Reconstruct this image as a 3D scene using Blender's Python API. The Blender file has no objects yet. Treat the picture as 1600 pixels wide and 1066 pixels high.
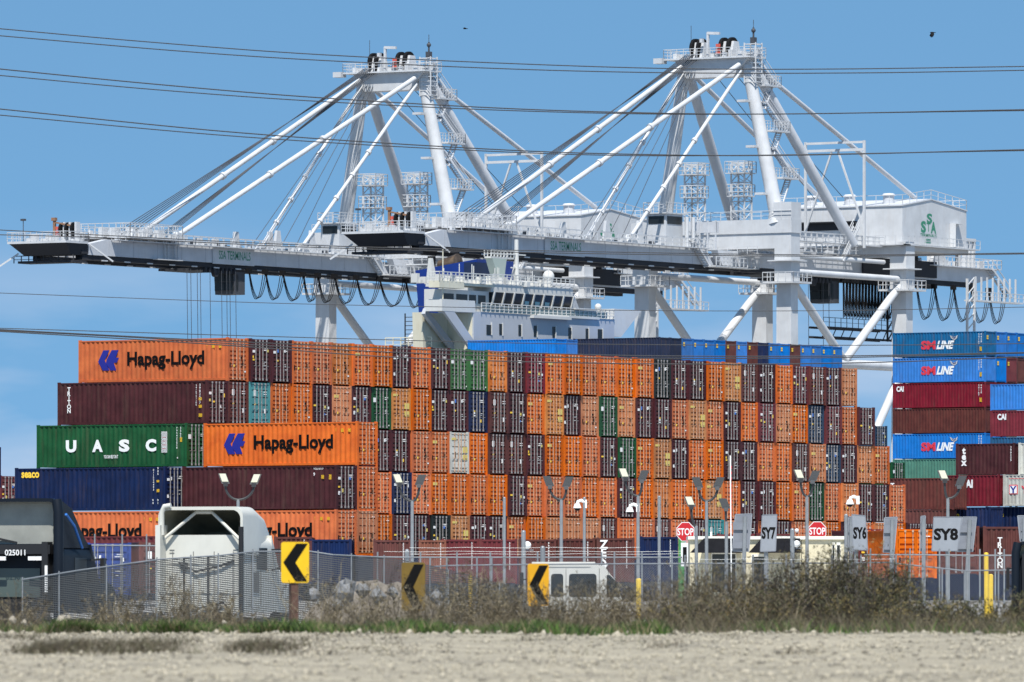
import bpy, math, random
import numpy as np
from mathutils import Vector, Matrix
random.seed(7)
SC = bpy.context.scene
F = 12300.0          # focal length in units of 1/1600 of the frame width
HZ = 935.0           # horizon row
# ---------------------------------------------------------------- camera
cam_d = bpy.data.cameras.new("camera"); cam = bpy.data.objects.new("camera", cam_d)
SC.collection.objects.link(cam); SC.camera = cam
cam.location = (0, 0, 0); cam.rotation_euler = (math.radians(90), 0, 0)
cam_d.sensor_width = 36.0; cam_d.lens = 36.0 * F / 1600.0
cam_d.shift_y = (HZ - 533.0) / 1600.0
cam_d.clip_start = 1.0; cam_d.clip_end = 30000.0
cam_d.dof.use_dof = True; cam_d.dof.focus_distance = 430.0; cam_d.dof.aperture_fstop = 8.0
# ---------------------------------------------------------------- world, sun
SUN_EL, SUN_AZ = 60.0, 0.0    # azimuth: 0 = straight behind the camera, minus = from the left
w = bpy.data.worlds.new("World"); SC.world = w; w.use_nodes = True
nt = w.node_tree; nt.nodes.clear()
wo = nt.nodes.new("ShaderNodeOutputWorld"); bg = nt.nodes.new("ShaderNodeBackground")
sky = nt.nodes.new("ShaderNodeTexSky"); sky.sky_type = 'NISHITA'; sky.sun_disc = False
sky.sun_elevation = math.radians(SUN_EL)
sx, sy = math.sin(math.radians(SUN_AZ)), -math.cos(math.radians(SUN_AZ))   # towards the sun
sky.sun_rotation = math.atan2(sx, sy)
sky.air_density = 1.0; sky.dust_density = 0.2; sky.ozone_density = 0.6
tc = nt.nodes.new("ShaderNodeTexCoord"); ma = nt.nodes.new("ShaderNodeVectorMath"); ma.operation = 'ADD'
ma.inputs[1].default_value = (0, 0, 0.27)
nm = nt.nodes.new("ShaderNodeVectorMath"); nm.operation = 'NORMALIZE'
L_ = nt.links.new
L_(tc.outputs['Generated'], ma.inputs[0]); L_(ma.outputs[0], nm.inputs[0]); L_(nm.outputs[0], sky.inputs[0])
# thin low clouds near the horizon
mp = nt.nodes.new("ShaderNodeMapping"); mp.inputs['Scale'].default_value = (22, 22, 80)
nz = nt.nodes.new("ShaderNodeTexNoise"); nz.inputs['Scale'].default_value = 1.0; nz.inputs['Detail'].default_value = 5.0
L_(tc.outputs['Generated'], mp.inputs[0]); L_(mp.outputs[0], nz.inputs[0])
cr = nt.nodes.new("ShaderNodeMapRange"); cr.inputs[1].default_value = 0.40; cr.inputs[2].default_value = 0.66
cr.inputs[3].default_value = 0.0; cr.inputs[4].default_value = 0.9
L_(nz.outputs[0], cr.inputs[0])
sp = nt.nodes.new("ShaderNodeSeparateXYZ"); L_(tc.outputs['Generated'], sp.inputs[0])
lo = nt.nodes.new("ShaderNodeMapRange"); lo.inputs[1].default_value = 0.02; lo.inputs[2].default_value = 0.05
lo.inputs[3].default_value = 1.0; lo.inputs[4].default_value = 0.0; L_(sp.outputs[2], lo.inputs[0])
mu = nt.nodes.new("ShaderNodeMath"); mu.operation = 'MULTIPLY'; L_(cr.outputs[0], mu.inputs[0]); L_(lo.outputs[0], mu.inputs[1])
tint = nt.nodes.new("ShaderNodeMixRGB"); tint.blend_type = 'MULTIPLY'; tint.inputs[0].default_value = 1.0
tint.inputs[2].default_value = (0.71, 1.02, 1.10, 1)
L_(sky.outputs[0], tint.inputs[1])
mx = nt.nodes.new("ShaderNodeMixRGB"); mx.inputs[2].default_value = (4.0, 4.8, 6.1, 1)
L_(mu.outputs[0], mx.inputs[0]); L_(tint.outputs[0], mx.inputs[1]); 
gm = nt.nodes.new("ShaderNodeMapRange"); gm.inputs[1].default_value = -0.03; gm.inputs[2].default_value = -0.004; L_(sp.outputs[2], gm.inputs[0])
gx_ = nt.nodes.new("ShaderNodeMixRGB"); gx_.inputs[1].default_value = (0.35, 0.33, 0.28, 1)   # the land below the horizon
L_(gm.outputs[0], gx_.inputs[0]); L_(mx.outputs[0], gx_.inputs[2]); L_(gx_.outputs[0], bg.inputs[0])
bg.inputs[1].default_value = 0.101; L_(bg.outputs[0], wo.inputs[0])
sl = bpy.data.lights.new("sun", 'SUN'); sl.energy = 5.0; sl.angle = math.radians(0.5); sl.color = (1.0, 0.955, 0.89)
so = bpy.data.objects.new("sun", sl); SC.collection.objects.link(so)
el = math.radians(SUN_EL)
sdir = Vector((sx * math.cos(el), sy * math.cos(el), math.sin(el)))
so.rotation_euler = sdir.to_track_quat('Z', 'Y').to_euler()
SC.view_settings.view_transform = 'Standard'; SC.view_settings.look = 'None'
SC.view_settings.exposure = 0.45; SC.view_settings.gamma = 1.0
SC.cycles.max_bounces = 6; SC.cycles.transparent_max_bounces = 24
# ---------------------------------------------------------------- helpers
RX = Vector((0.534, 0.846, 0)).normalized()       # along the rows, away to the right
LX = Vector((RX.y, -RX.x, 0))                     # along the long sides, towards the camera's right
ANG = math.atan2(LX.y, LX.x)
def at(px, py, Y):
    return Vector(((px - 800.0) / F * Y, Y, (HZ - py) / F * Y))
MATS = {}
def mat(name, col, rough=0.55, metal=0.0, var=0.0, scale=3.0, bump=0.0, bscale=None, col2=None, streak=0.0, objvar=0.0, spec=None, stretch=(1, 1, 1), grime=None):
    if name in MATS: return MATS[name]
    m = bpy.data.materials.new(name); m.use_nodes = True; t = m.node_tree; b = t.nodes["Principled BSDF"]
    b.inputs['Roughness'].default_value = rough; b.inputs['Metallic'].default_value = metal
    if spec is not None: b.inputs['Specular IOR Level'].default_value = spec
    b.inputs['Base Color'].default_value = (*col, 1)
    lk = t.links.new
    cur = None
    tcx = t.nodes.new("ShaderNodeTexCoord")
    if var > 0 or col2:
        mpn = t.nodes.new("ShaderNodeMapping"); mpn.inputs['Scale'].default_value = stretch
        n = t.nodes.new("ShaderNodeTexNoise"); n.inputs['Scale'].default_value = scale; n.inputs['Detail'].default_value = 6
        n.inputs['Roughness'].default_value = 0.62
        lk(tcx.outputs['Object'], mpn.inputs[0])
        if objvar > 0:
            oi0 = t.nodes.new("ShaderNodeObjectInfo"); ad = t.nodes.new("ShaderNodeVectorMath"); ad.operation = 'ADD'
            sc0 = t.nodes.new("ShaderNodeMath"); sc0.operation = 'MULTIPLY'; sc0.inputs[1].default_value = 97.0
            wn0 = t.nodes.new("ShaderNodeTexWhiteNoise"); lk(oi0.outputs['Location'], wn0.inputs[0]); lk(wn0.outputs['Value'], sc0.inputs[0]); lk(sc0.outputs[0], ad.inputs[1]); lk(mpn.outputs[0], ad.inputs[0]); lk(ad.outputs[0], n.inputs[0])
        else: lk(mpn.outputs[0], n.inputs[0])
        mr = t.nodes.new("ShaderNodeMapRange"); mr.inputs[1].default_value = 0.36; mr.inputs[2].default_value = 0.64
        lk(n.outputs[0], mr.inputs[0])
        mi = t.nodes.new("ShaderNodeMixRGB")
        c2 = col2 if col2 else tuple(max(0, c * (1 - var)) for c in col)
        mi.inputs[1].default_value = (*col, 1); mi.inputs[2].default_value = (*c2, 1)
        lk(mr.outputs[0], mi.inputs[0]); cur = mi.outputs[0]
    if streak > 0:
        mp2 = t.nodes.new("ShaderNodeMapping"); mp2.inputs['Scale'].default_value = (2.2, 2.2, 0.22)
        n2 = t.nodes.new("ShaderNodeTexNoise"); n2.inputs['Scale'].default_value = 1.6; n2.inputs['Detail'].default_value = 7
        n2.inputs['Roughness'].default_value = 0.7
        lk(tcx.outputs['Object'], mp2.inputs[0])
        if objvar > 0:
            ad2 = t.nodes.new("ShaderNodeVectorMath"); ad2.operation = 'ADD'; lk(mp2.outputs[0], ad2.inputs[0]); lk(sc0.outputs[0], ad2.inputs[1]); lk(ad2.outputs[0], n2.inputs[0])
        else: lk(mp2.outputs[0], n2.inputs[0])
        m2 = t.nodes.new("ShaderNodeMapRange"); m2.inputs[1].default_value = 0.5; m2.inputs[2].default_value = 0.76; m2.inputs[4].default_value = streak
        lk(n2.outputs[0], m2.inputs[0])
        mi2 = t.nodes.new("ShaderNodeMixRGB")
        g = grime if grime else (0.10, 0.065, 0.045)
        mi2.inputs[2].default_value = (*g, 1); mi2.inputs[1].default_value = (*col, 1)
        if cur: lk(cur, mi2.inputs[1])
        lk(m2.outputs[0], mi2.inputs[0]); cur = mi2.outputs[0]
    if objvar > 0 and cur:
        oi1 = t.nodes.new("ShaderNodeObjectInfo"); oi = t.nodes.new("ShaderNodeTexWhiteNoise"); lk(oi1.outputs['Location'], oi.inputs[0]); hv = t.nodes.new("ShaderNodeHueSaturation")
        v = t.nodes.new("ShaderNodeMapRange"); v.inputs[3].default_value = 1 - objvar; v.inputs[4].default_value = 1 + objvar * 0.6
        lk(oi.outputs['Value'], v.inputs[0]); lk(v.outputs[0], hv.inputs['Value']); lk(cur, hv.inputs['Color'])
        s = t.nodes.new("ShaderNodeMath"); s.operation = 'MULTIPLY'; s.inputs[1].default_value = 7.31
        fr = t.nodes.new("ShaderNodeMath"); fr.operation = 'FRACT'; lk(oi.outputs['Value'], s.inputs[0]); lk(s.outputs[0], fr.inputs[0])
        v2 = t.nodes.new("ShaderNodeMapRange"); v2.inputs[3].default_value = 1 - objvar * 0.45; v2.inputs[4].default_value = 1.04
        lk(fr.outputs[0], v2.inputs[0]); lk(v2.outputs[0], hv.inputs['Saturation'])
        cur = hv.outputs[0]
    if cur: lk(cur, b.inputs['Base Color'])
    if bump > 0:
        n3 = t.nodes.new("ShaderNodeTexNoise"); n3.inputs['Scale'].default_value = bscale or scale * 3; n3.inputs['Detail'].default_value = 5
        lk(tcx.outputs['Object'], n3.inputs[0]); bp = t.nodes.new("ShaderNodeBump"); bp.inputs['Strength'].default_value = bump
        bp.inputs['Distance'].default_value = 0.05
        lk(n3.outputs[0], bp.inputs['Height']); lk(bp.outputs[0], b.inputs['Normal'])
    MATS[name] = m
    return m
class MB:
    """collects shapes; build() links them as one mesh object"""
    def __init__(s): s.v = []; s.f = []; s.mi = []; s.cur = 0
    def m(s, i): s.cur = i; return s
    def face(s, pts):
        k = len(s.v); s.v += [tuple(p) for p in pts]; s.f.append(tuple(range(k, k + len(pts)))); s.mi.append(s.cur)
    def box(s, x0, x1, y0, y1, z0, z1):
        k = len(s.v)
        s.v += [(x0, y0, z0), (x1, y0, z0), (x1, y1, z0), (x0, y1, z0), (x0, y0, z1), (x1, y0, z1), (x1, y1, z1), (x0, y1, z1)]
        for q in ((0, 3, 2, 1), (4, 5, 6, 7), (0, 1, 5, 4), (1, 2, 6, 5), (2, 3, 7, 6), (3, 0, 4, 7)):
            s.f.append(tuple(k + i for i in q)); s.mi.append(s.cur)
        return s
    def hexa(s, lo4, hi4):
        k = len(s.v); s.v += [tuple(p) for p in lo4] + [tuple(p) for p in hi4]
        for q in ((0, 3, 2, 1), (4, 5, 6, 7), (0, 1, 5, 4), (1, 2, 6, 5), (2, 3, 7, 6), (3, 0, 4, 7)):
            s.f.append(tuple(k + i for i in q)); s.mi.append(s.cur)
        return s
    def bar(s, p0, p1, wd, hd=None, up=(0, 0, 1)):
        p0, p1 = Vector(p0), Vector(p1); d = p1 - p0
        if d.length < 1e-6: return s
        d.normalize(); u = Vector(up)
        if abs(d.dot(u)) > 0.95: u = Vector((1, 0, 0))
        a = d.cross(u).normalized(); b = a.cross(d).normalized()
        hw = wd / 2; hh = (hd if hd else wd) / 2
        q = [(-hw, -hh), (hw, -hh), (hw, hh), (-hw, hh)]
        s.hexa([p0 + a * i + b * j for i, j in q], [p1 + a * i + b * j for i, j in q]); return s
    def tube(s, p0, p1, r0, r1=None, n=10, caps=True):
        p0, p1 = Vector(p0), Vector(p1); r1 = r0 if r1 is None else r1
        d = (p1 - p0)
        if d.length < 1e-6: return s
        d.normalize(); a = d.orthogonal().normalized(); b = d.cross(a)
        k = len(s.v)
        for p, r in ((p0, r0), (p1, r1)):
            for i in range(n):
                t = 2 * math.pi * i / n; s.v.append(tuple(p + a * (r * math.cos(t)) + b * (r * math.sin(t))))
        for i in range(n):
            j = (i + 1) % n; s.f.append((k + i, k + j, k + n + j, k + n + i)); s.mi.append(s.cur)
        if caps:
            s.f.append(tuple(k + i for i in reversed(range(n)))); s.mi.append(s.cur)
            s.f.append(tuple(k + n + i for i in range(n))); s.mi.append(s.cur)
        return s
    def path(s, pts, r, n=6, r1=None):
        pts = [Vector(p) for p in pts]; m = len(pts); k = len(s.v); ref = None
        for i, p in enumerate(pts):
            d = (pts[min(i + 1, m - 1)] - pts[max(i - 1, 0)]).normalized()
            if ref is None: ref = d.orthogonal().normalized()
            a = (ref - d * ref.dot(d)).normalized(); ref = a; b = d.cross(a)
            rr = r if r1 is None else r + (r1 - r) * i / (m - 1)
            for j in range(n):
                t = 2 * math.pi * j / n; s.v.append(tuple(p + a * (rr * math.cos(t)) + b * (rr * math.sin(t))))
        for i in range(m - 1):
            for j in range(n):
                q = (j + 1) % n
                s.f.append((k + i * n + j, k + i * n + q, k + (i + 1) * n + q, k + (i + 1) * n + j)); s.mi.append(s.cur)
        s.f.append(tuple(k + j for j in reversed(range(n)))); s.mi.append(s.cur)
        s.f.append(tuple(k + (m - 1) * n + j for j in range(n))); s.mi.append(s.cur)
        return s
    def prism(s, poly, a, b, ax='y'):
        """poly: 2D points; extruded from a to b along ax (x: poly=(y,z); y: poly=(x,z); z: poly=(x,y))"""
        def P(p, t):
            return {'x': (t, p[0], p[1]), 'y': (p[0], t, p[1]), 'z': (p[0], p[1], t)}[ax]
        n = len(poly); k = len(s.v)
        s.v += [P(p, a) for p in poly] + [P(p, b) for p in poly]
        s.f.append(tuple(k + i for i in reversed(range(n)))); s.mi.append(s.cur)
        s.f.append(tuple(k + n + i for i in range(n))); s.mi.append(s.cur)
        for i in range(n):
            j = (i + 1) % n; s.f.append((k + i, k + j, k + n + j, k + n + i)); s.mi.append(s.cur)
        return s
    def ball(s, c, r, n=12, m=8, sz=1.0):
        k = len(s.v); c = Vector(c)
        for i in range(m + 1):
            ph = math.pi * i / m
            for j in range(n):
                t = 2 * math.pi * j / n
                s.v.append((c.x + r * math.sin(ph) * math.cos(t), c.y + r * math.sin(ph) * math.sin(t), c.z + r * sz * math.cos(ph)))
        for i in range(m):
            for j in range(n):
                q = (j + 1) % n; s.f.append((k + i * n + j, k + (i + 1) * n + j, k + (i + 1) * n + q, k + i * n + q)); s.mi.append(s.cur)
        return s
    def rail(s, p0, p1, h=1.1, step=1.6, r=0.045, mids=(0.5,)):
        p0, p1 = Vector(p0), Vector(p1); n = max(1, int(round((p1 - p0).length / step)))
        up = Vector((0, 0, h))
        s.bar(p0 + up, p1 + up, r * 1.5)
        for f in mids: s.bar(p0 + up * f, p1 + up * f, r)
        for i in range(n + 1):
            q = p0.lerp(p1, i / n); s.bar(q, q + up, r * 1.4)
        return s
    def mesh(s, name, mats, smooth=False):
        me = bpy.data.meshes.new(name); me.from_pydata(s.v, [], s.f)
        for mm in (mats if isinstance(mats, (list, tuple)) else [mats]): me.materials.append(mm)
        if any(s.mi): me.polygons.foreach_set('material_index', s.mi)
        if smooth: me.polygons.foreach_set('use_smooth', [True] * len(me.polygons))
        me.update()
        return me
    def build(s, name, mats, parent=None, smooth=False, loc=None):
        o = bpy.data.objects.new(name, s.mesh(name, mats, smooth)); SC.collection.objects.link(o)
        if smooth:
            try:
                import bmesh
                bm = bmesh.new(); bm.from_mesh(o.data)
                for e in bm.edges:
                    if len(e.link_faces) == 2 and e.calc_face_angle(0) > 0.7: e.smooth = False
                bm.to_mesh(o.data); bm.free()
            except Exception: pass
        if parent: o.parent = parent
        if loc is not None: o.location = loc
        return o
def tag(o, label=None, cat=None, group=None, kind=None):
    if label: o['label'] = label
    if cat: o['category'] = cat
    if group: o['group'] = group
    if kind: o['kind'] = kind
    return o
def thing(name, label, cat, loc=(0, 0, 0), rotz=0.0, group=None):
    o = bpy.data.objects.new(name, None); SC.collection.objects.link(o); o.empty_display_size = 0.3
    o.location = loc; o.rotation_euler = (0, 0, rotz); tag(o, label, cat, group); return o
KIDS = {}
def dup(root, loc, rotz=0.0, label=None, group=None):
    kids = KIDS.get(root.name)
    if kids is None:
        kids = [(c, list(c.children)) for c in root.children]; KIDS[root.name] = kids
    r = root.copy(); SC.collection.objects.link(r); r.location = loc; r.rotation_euler = (0, 0, rotz)
    if label: r['label'] = label
    if group: r['group'] = group
    for ch, gs in kids:
        c = ch.copy(); SC.collection.objects.link(c); c.parent = r
        for g in gs:
            d = g.copy(); SC.collection.objects.link(d); d.parent = c
    return r
TXT = {}
def text_geo(s, size, bold=0.0, shear=0.0, xs=1.0, spacing=1.0):
    """returns (verts 2D/3D list, faces) of a filled word: x to the right, y up, starting at 0,0; height about 0.7*size"""
    key = (s, bold, shear, spacing)
    if key not in TXT:
        cu = bpy.data.curves.new("txt", 'FONT'); cu.body = s; cu.size = 1.0; cu.offset = bold; cu.shear = shear
        cu.space_character = spacing; cu.extrude = 0.0; cu.resolution_u = 3
        o = bpy.data.objects.new("txt", cu); SC.collection.objects.link(o)
        bpy.context.view_layer.update()
        me = bpy.data.meshes.new_from_object(o)
        vs = [tuple(v.co) for v in me.vertices]; fs = [tuple(p.vertices) for p in me.polygons]
        x0 = min(v[0] for v in vs); TXT[key] = ([(v[0] - x0, v[1]) for v in vs], fs)
        bpy.data.objects.remove(o); bpy.data.curves.remove(cu); bpy.data.meshes.remove(me)
    vs, fs = TXT[key]
    return [(v[0] * size * xs, v[1] * size) for v in vs], fs
def word(mb, s, O, U, V, size, width=None, bold=0.0, shear=0.0, vertical=False, spacing=1.0, lead=1.0):
    """flat letters laid at O along unit vectors U (right) and V (up)"""
    O, U, V = Vector(O), Vector(U), Vector(V)
    if vertical:
        for i, ch in enumerate(s):
            vs, fs = text_geo(ch, size, bold); wd = max(v[0] for v in vs); k = len(mb.v)
            for v in vs: mb.v.append(tuple(O + U * (v[0] - wd / 2) + V * (v[1] - i * size * lead)))
            for f in fs: mb.f.append(tuple(k + a for a in f)); mb.mi.append(mb.cur)
        return
    vs, fs = text_geo(s, size, bold, shear, 1.0, spacing); wd = max(v[0] for v in vs); xs = (width / wd) if width else 1.0
    k = len(mb.v)
    for v in vs: mb.v.append(tuple(O + U * (v[0] * xs) + V * v[1]))
    for f in fs: mb.f.append(tuple(k + a for a in f)); mb.mi.append(mb.cur)
# terrain profile (height against distance)
GP = [(-40, -1.8), (0, -1.7), (30, -1.05), (50, -0.56), (80, -0.375), (100, -0.44), (116, -0.62), (145, -1.35), (245, -1.4), (330, -0.95), (480, -0.2), (620, -0.12), (900, -1.0), (3000, -3.0), (9000, -6.0)]
def gz(y):
    for (a, za), (b, zb) in zip(GP, GP[1:]):
        if y <= b: return za + (zb - za) * max(0, (y - a)) / (b - a)
    return GP[-1][1]
ORD = "first second third fourth fifth sixth seventh eighth ninth tenth eleventh twelfth thirteenth fourteenth fifteenth sixteenth seventeenth eighteenth nineteenth twentieth twenty-first twenty-second twenty-third twenty-fourth twenty-fifth twenty-sixth twenty-seventh twenty-eighth twenty-ninth thirtieth thirty-first thirty-second thirty-third thirty-fourth thirty-fifth thirty-sixth thirty-seventh thirty-eighth thirty-ninth fortieth".split()
# ================================================================ containers
CH, CW, PIT = 2.896, 2.438, 2.48
WHITE = mat('white_marking', (0.78, 0.78, 0.76), 0.6)
YEL = mat('yellow_marking', (0.85, 0.55, 0.04), 0.6)
BLACKL = mat('black_lettering', (0.004, 0.004, 0.005), 0.8, spec=.1)
LBLUE = mat('blue_emblem_paint', (0.006, 0.012, 0.22), 0.6)
REDL = mat('red_lettering', (0.62, 0.03, 0.05), 0.6)
ROD = mat('galvanised_rod', (0.36, 0.345, 0.34), 0.5, 0.1, var=0.35, scale=6)
RODO = mat('painted_rod', (0.62, 0.40, 0.27), 0.5, 0.1, var=0.4, scale=6)
PATCH = mat('pale_yellow_patch', (0.62, 0.50, 0.13), 0.6)
STICK = mat('sticker_blue', (0.05, 0.16, 0.5), 0.5)
CC = {  # name: (rgb, words for the label, second tone, streak strength)
 'O': ((0.74, 0.150, 0.006), 'bright orange', (0.58, 0.10, 0.004), 0.6),
 'F': ((0.68, 0.235, 0.075), 'faded peach-orange', (0.55, 0.15, 0.035), 0.6),
 'Y': ((0.64, 0.25, 0.06), 'yellow-patched faded orange', (0.50, 0.16, 0.035), 0.7),
 'M': ((0.085, 0.018, 0.022), 'dark maroon', (0.055, 0.012, 0.015), 0.45),
 'B': ((0.150, 0.045, 0.036), 'brownish maroon', (0.10, 0.03, 0.026), 0.6),
 'C': ((0.20, 0.013, 0.026), 'crimson', (0.15, 0.010, 0.02), 0.5),
 'R': ((0.175, 0.028, 0.033), 'reddish maroon', (0.13, 0.022, 0.028), 0.5),
 'G': ((0.012, 0.085, 0.030), 'dark green', (0.008, 0.060, 0.02), 0.35),
 'L': ((0.045, 0.165, 0.045), 'light green', (0.035, 0.12, 0.035), 0.4),
 'N': ((0.008, 0.022, 0.085), 'navy blue', (0.007, 0.016, 0.06), 0.35),
 'S': ((0.035, 0.070, 0.125), 'slate blue', (0.025, 0.05, 0.09), 0.5),
 'T': ((0.060, 0.30, 0.31), 'teal', (0.045, 0.24, 0.25), 0.4),
 'K': ((0.018, 0.026, 0.024), 'blackish green', (0.012, 0.018, 0.017), 0.4),
 'W': ((0.62, 0.62, 0.56), 'white', (0.50, 0.49, 0.43), 0.5),
 'U': ((0.004, 0.19, 0.62), 'sky blue', (0.004, 0.16, 0.50), 0.35),
 'V': ((0.012, 0.13, 0.30), 'weathered blue', (0.014, 0.10, 0.22), 0.7),
 'H': ((0.085, 0.27, 0.19), 'sea green', (0.07, 0.22, 0.155), 0.4),
 'J': ((0.018, 0.060, 0.30), 'royal blue', (0.015, 0.05, 0.22), 0.4),
 'P': ((0.022, 0.034, 0.080), 'dull navy', (0.018, 0.027, 0.06), 0.6),
 'D': ((0.30, 0.10, 0.055), 'rusty orange-brown', (0.2, 0.06, 0.035), 0.6),
 'E': ((0.40, 0.40, 0.38), 'grey', (0.3, 0.3, 0.29), 0.6),
}
def cmat(c):
    col, wd, c2, st = CC[c]; col = tuple(.88 * x for x in col); c2 = tuple(.85 * x for x in c2)
    return mat('container_paint_' + wd.replace(' ', '_').replace(',', ''), col, 0.5, 0.0, var=0.3, scale=0.9, col2=c2, streak=st, objvar=0.22, spec=0.18,
               grime=(0.36, 0.10, 0.02) if c in 'OF' else ((0.3, 0.12, 0.05) if c == 'Y' else None))
DARK = mat('dark_rubber', (0.012, 0.011, 0.010), 0.8, spec=.1)
def corr(mb, a0, a1, z0, z1, d0, depth, per, side):
    """vertical corrugation between a0..a1 (along x if side is 'y', along y if side is 'x'); d0 outer plane, depth signed inwards"""
    n = max(2, int(round((a1 - a0) / per))); p = (a1 - a0) / n
    pr = []
    for i in range(n):
        b = a0 + i * p
        pr += [(b, 0), (b + p * 0.30, 0), (b + p * 0.5, 1), (b + p * 0.80, 1)]
    pr.append((a1, 0)); k = len(mb.v)
    for a, t in pr:
        d = d0 + depth * t
        for z in (z0, z1): mb.v.append((a, d, z) if side == 'y' else (d, a, z))
    for i in range(len(pr) - 1):
        mb.f.append((k + 2 * i, k + 2 * i + 2, k + 2 * i + 3, k + 2 * i + 1)); mb.mi.append(mb.cur)
def body_mesh(c, length, blank, fine=True):
    key = (c, length, blank)
    hx = length / 2; hw = CW / 2; mb = MB(); ps = 0.16
    # corner posts, rails
    for x0, x1 in ((-hx, -hx + ps), (hx - ps, hx)):
        for y0, y1 in ((-hw, -hw + ps), (hw - ps, hw)): mb.box(x0, x1, y0, y1, 0.03, CH - 0.04)
    for y0, y1 in ((-hw, -hw + 0.07), (hw - 0.07, hw)):
        mb.box(-hx + ps, hx - ps, y0, y1, CH - 0.13, CH - 0.06); mb.box(-hx + ps, hx - ps, y0, y1, 0.05, 0.2)
    for x0, x1 in ((-hx, -hx + 0.1), (hx - 0.1, hx)):
        mb.box(x0, x1, -hw + ps, hw - ps, CH - 0.17, CH - 0.06); mb.box(x0 + (.05 if x0 < 0 else 0), x1 - (.05 if x0 > 0 else 0), -hw + ps, hw - ps, 0.06, 0.2)
    per = 0.385
    corr(mb, -hx + ps, hx - ps, 0.2, CH - 0.13, -hw + 0.015, 0.055, per, 'y')
    corr(mb, -hx + ps, hx - ps, 0.2, CH - 0.13, hw - 0.015, -0.055, per, 'y')
    corr(mb, -hw + ps, hw - ps, 0.2, CH - 0.17, -hx + 0.02, 0.05, 0.30, 'x')
    if blank: corr(mb, -hw + ps, hw - ps, 0.2, CH - 0.17, hx - 0.02, -0.05, 0.30, 'x')
    else: mb.box(hx - 0.18, hx - 0.16, -hw + ps, hw - ps, 0.2, CH - 0.17)
    mb.box(-hx + 0.05, hx - 0.05, -hw + 0.05, hw - 0.05, CH - 0.075, CH - 0.045)
    mb.box(-hx + 0.05, hx - 0.05, -hw + 0.05, hw - 0.05, 0.10, 0.14)
    # corner castings
    for x0, x1 in ((-hx - 0.004, -hx + 0.18), (hx - 0.18, hx + 0.004)):
        for y0, y1 in ((-hw - 0.004, -hw + 0.165), (hw - 0.165, hw + 0.004)):
            for z0, z1 in ((0, 0.118), (CH - 0.118, CH)): mb.box(x0, x1, y0, y1, z0, z1)
    return mb.mesh('body', cmat(c))
def door_mesh(c, side):
    """one leaf; side -1 = left leaf (local -y), +1 = right; a recessed band pattern"""
    hx = 6.096; mb = MB(); hw = CW / 2; y0, y1 = (-hw + 0.19, -0.012) if side < 0 else (0.012, hw - 0.19)
    xo = hx - 0.02; xi = hx - 0.115; z0, z1 = 0.21, CH - 0.19
    # frame of the leaf
    mb.box(xi, xo, y0, y0 + 0.08, z0, z1); mb.box(xi, xo, y1 - 0.08, y1, z0, z1)
    ys0, ys1 = y0 + 0.08, y1 - 0.08
    rec = [(.40, .15), (.70, .05), (1.12, .12), (1.40, .12), (1.68, .12), (1.97, .12), (2.36, .09)] if c not in 'FTW' else [(.36, .12), (.86, .08), (1.36, .08), (1.86, .08), (2.34, .08)]
    edges = [z0]
    for zc, g in rec:
        mb.face([(xi, ys0, zc - g / 2), (xi, ys1, zc - g / 2), (xi, ys1, zc + g / 2), (xi, ys0, zc + g / 2)]); edges += [zc - g / 2, zc + g / 2]
    edges.append(z1)
    for b0, b1 in zip(edges[::2], edges[1::2]): mb.box(xi, xo - 0.004, ys0, ys1, b0, b1)
    # hinges on the outer edge
    for z in (0.45, 1.05, 1.65, 2.3):
        yy = y0 - 0.07 if side < 0 else y1 - 0.01
        mb.box(xo - 0.03, xo + 0.006, yy, yy + 0.08, z, z + 0.13)
    return mb.mesh('door', cmat(c))
def rod_mesh(y, bright):
    hx = 6.096; mb = MB(); r = 0.019 if bright else 0.017
    mb.box(hx - 0.018, hx + 0.035, y - r, y + r, 0.13, CH - 0.12)
    for z in (0.10, CH - 0.21): mb.box(hx - 0.02, hx + 0.045, y - 0.055, y + 0.055, z, z + 0.13)
    for z in (0.62, 1.45, 2.2): mb.box(hx - 0.018, hx + 0.032, y - 0.035, y + 0.035, z, z + 0.05)
    s = -1 if y < 0 else 1
    mb.box(hx + 0.0, hx + 0.03, min(y, y + s * 0.25), max(y, y + s * 0.25), 1.06, 1.085)
    return mb.mesh('locking_rod', ROD if bright else RODO)
RODY = {-1: (-0.64, -0.19), 1: (0.19, 0.64)}
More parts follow.
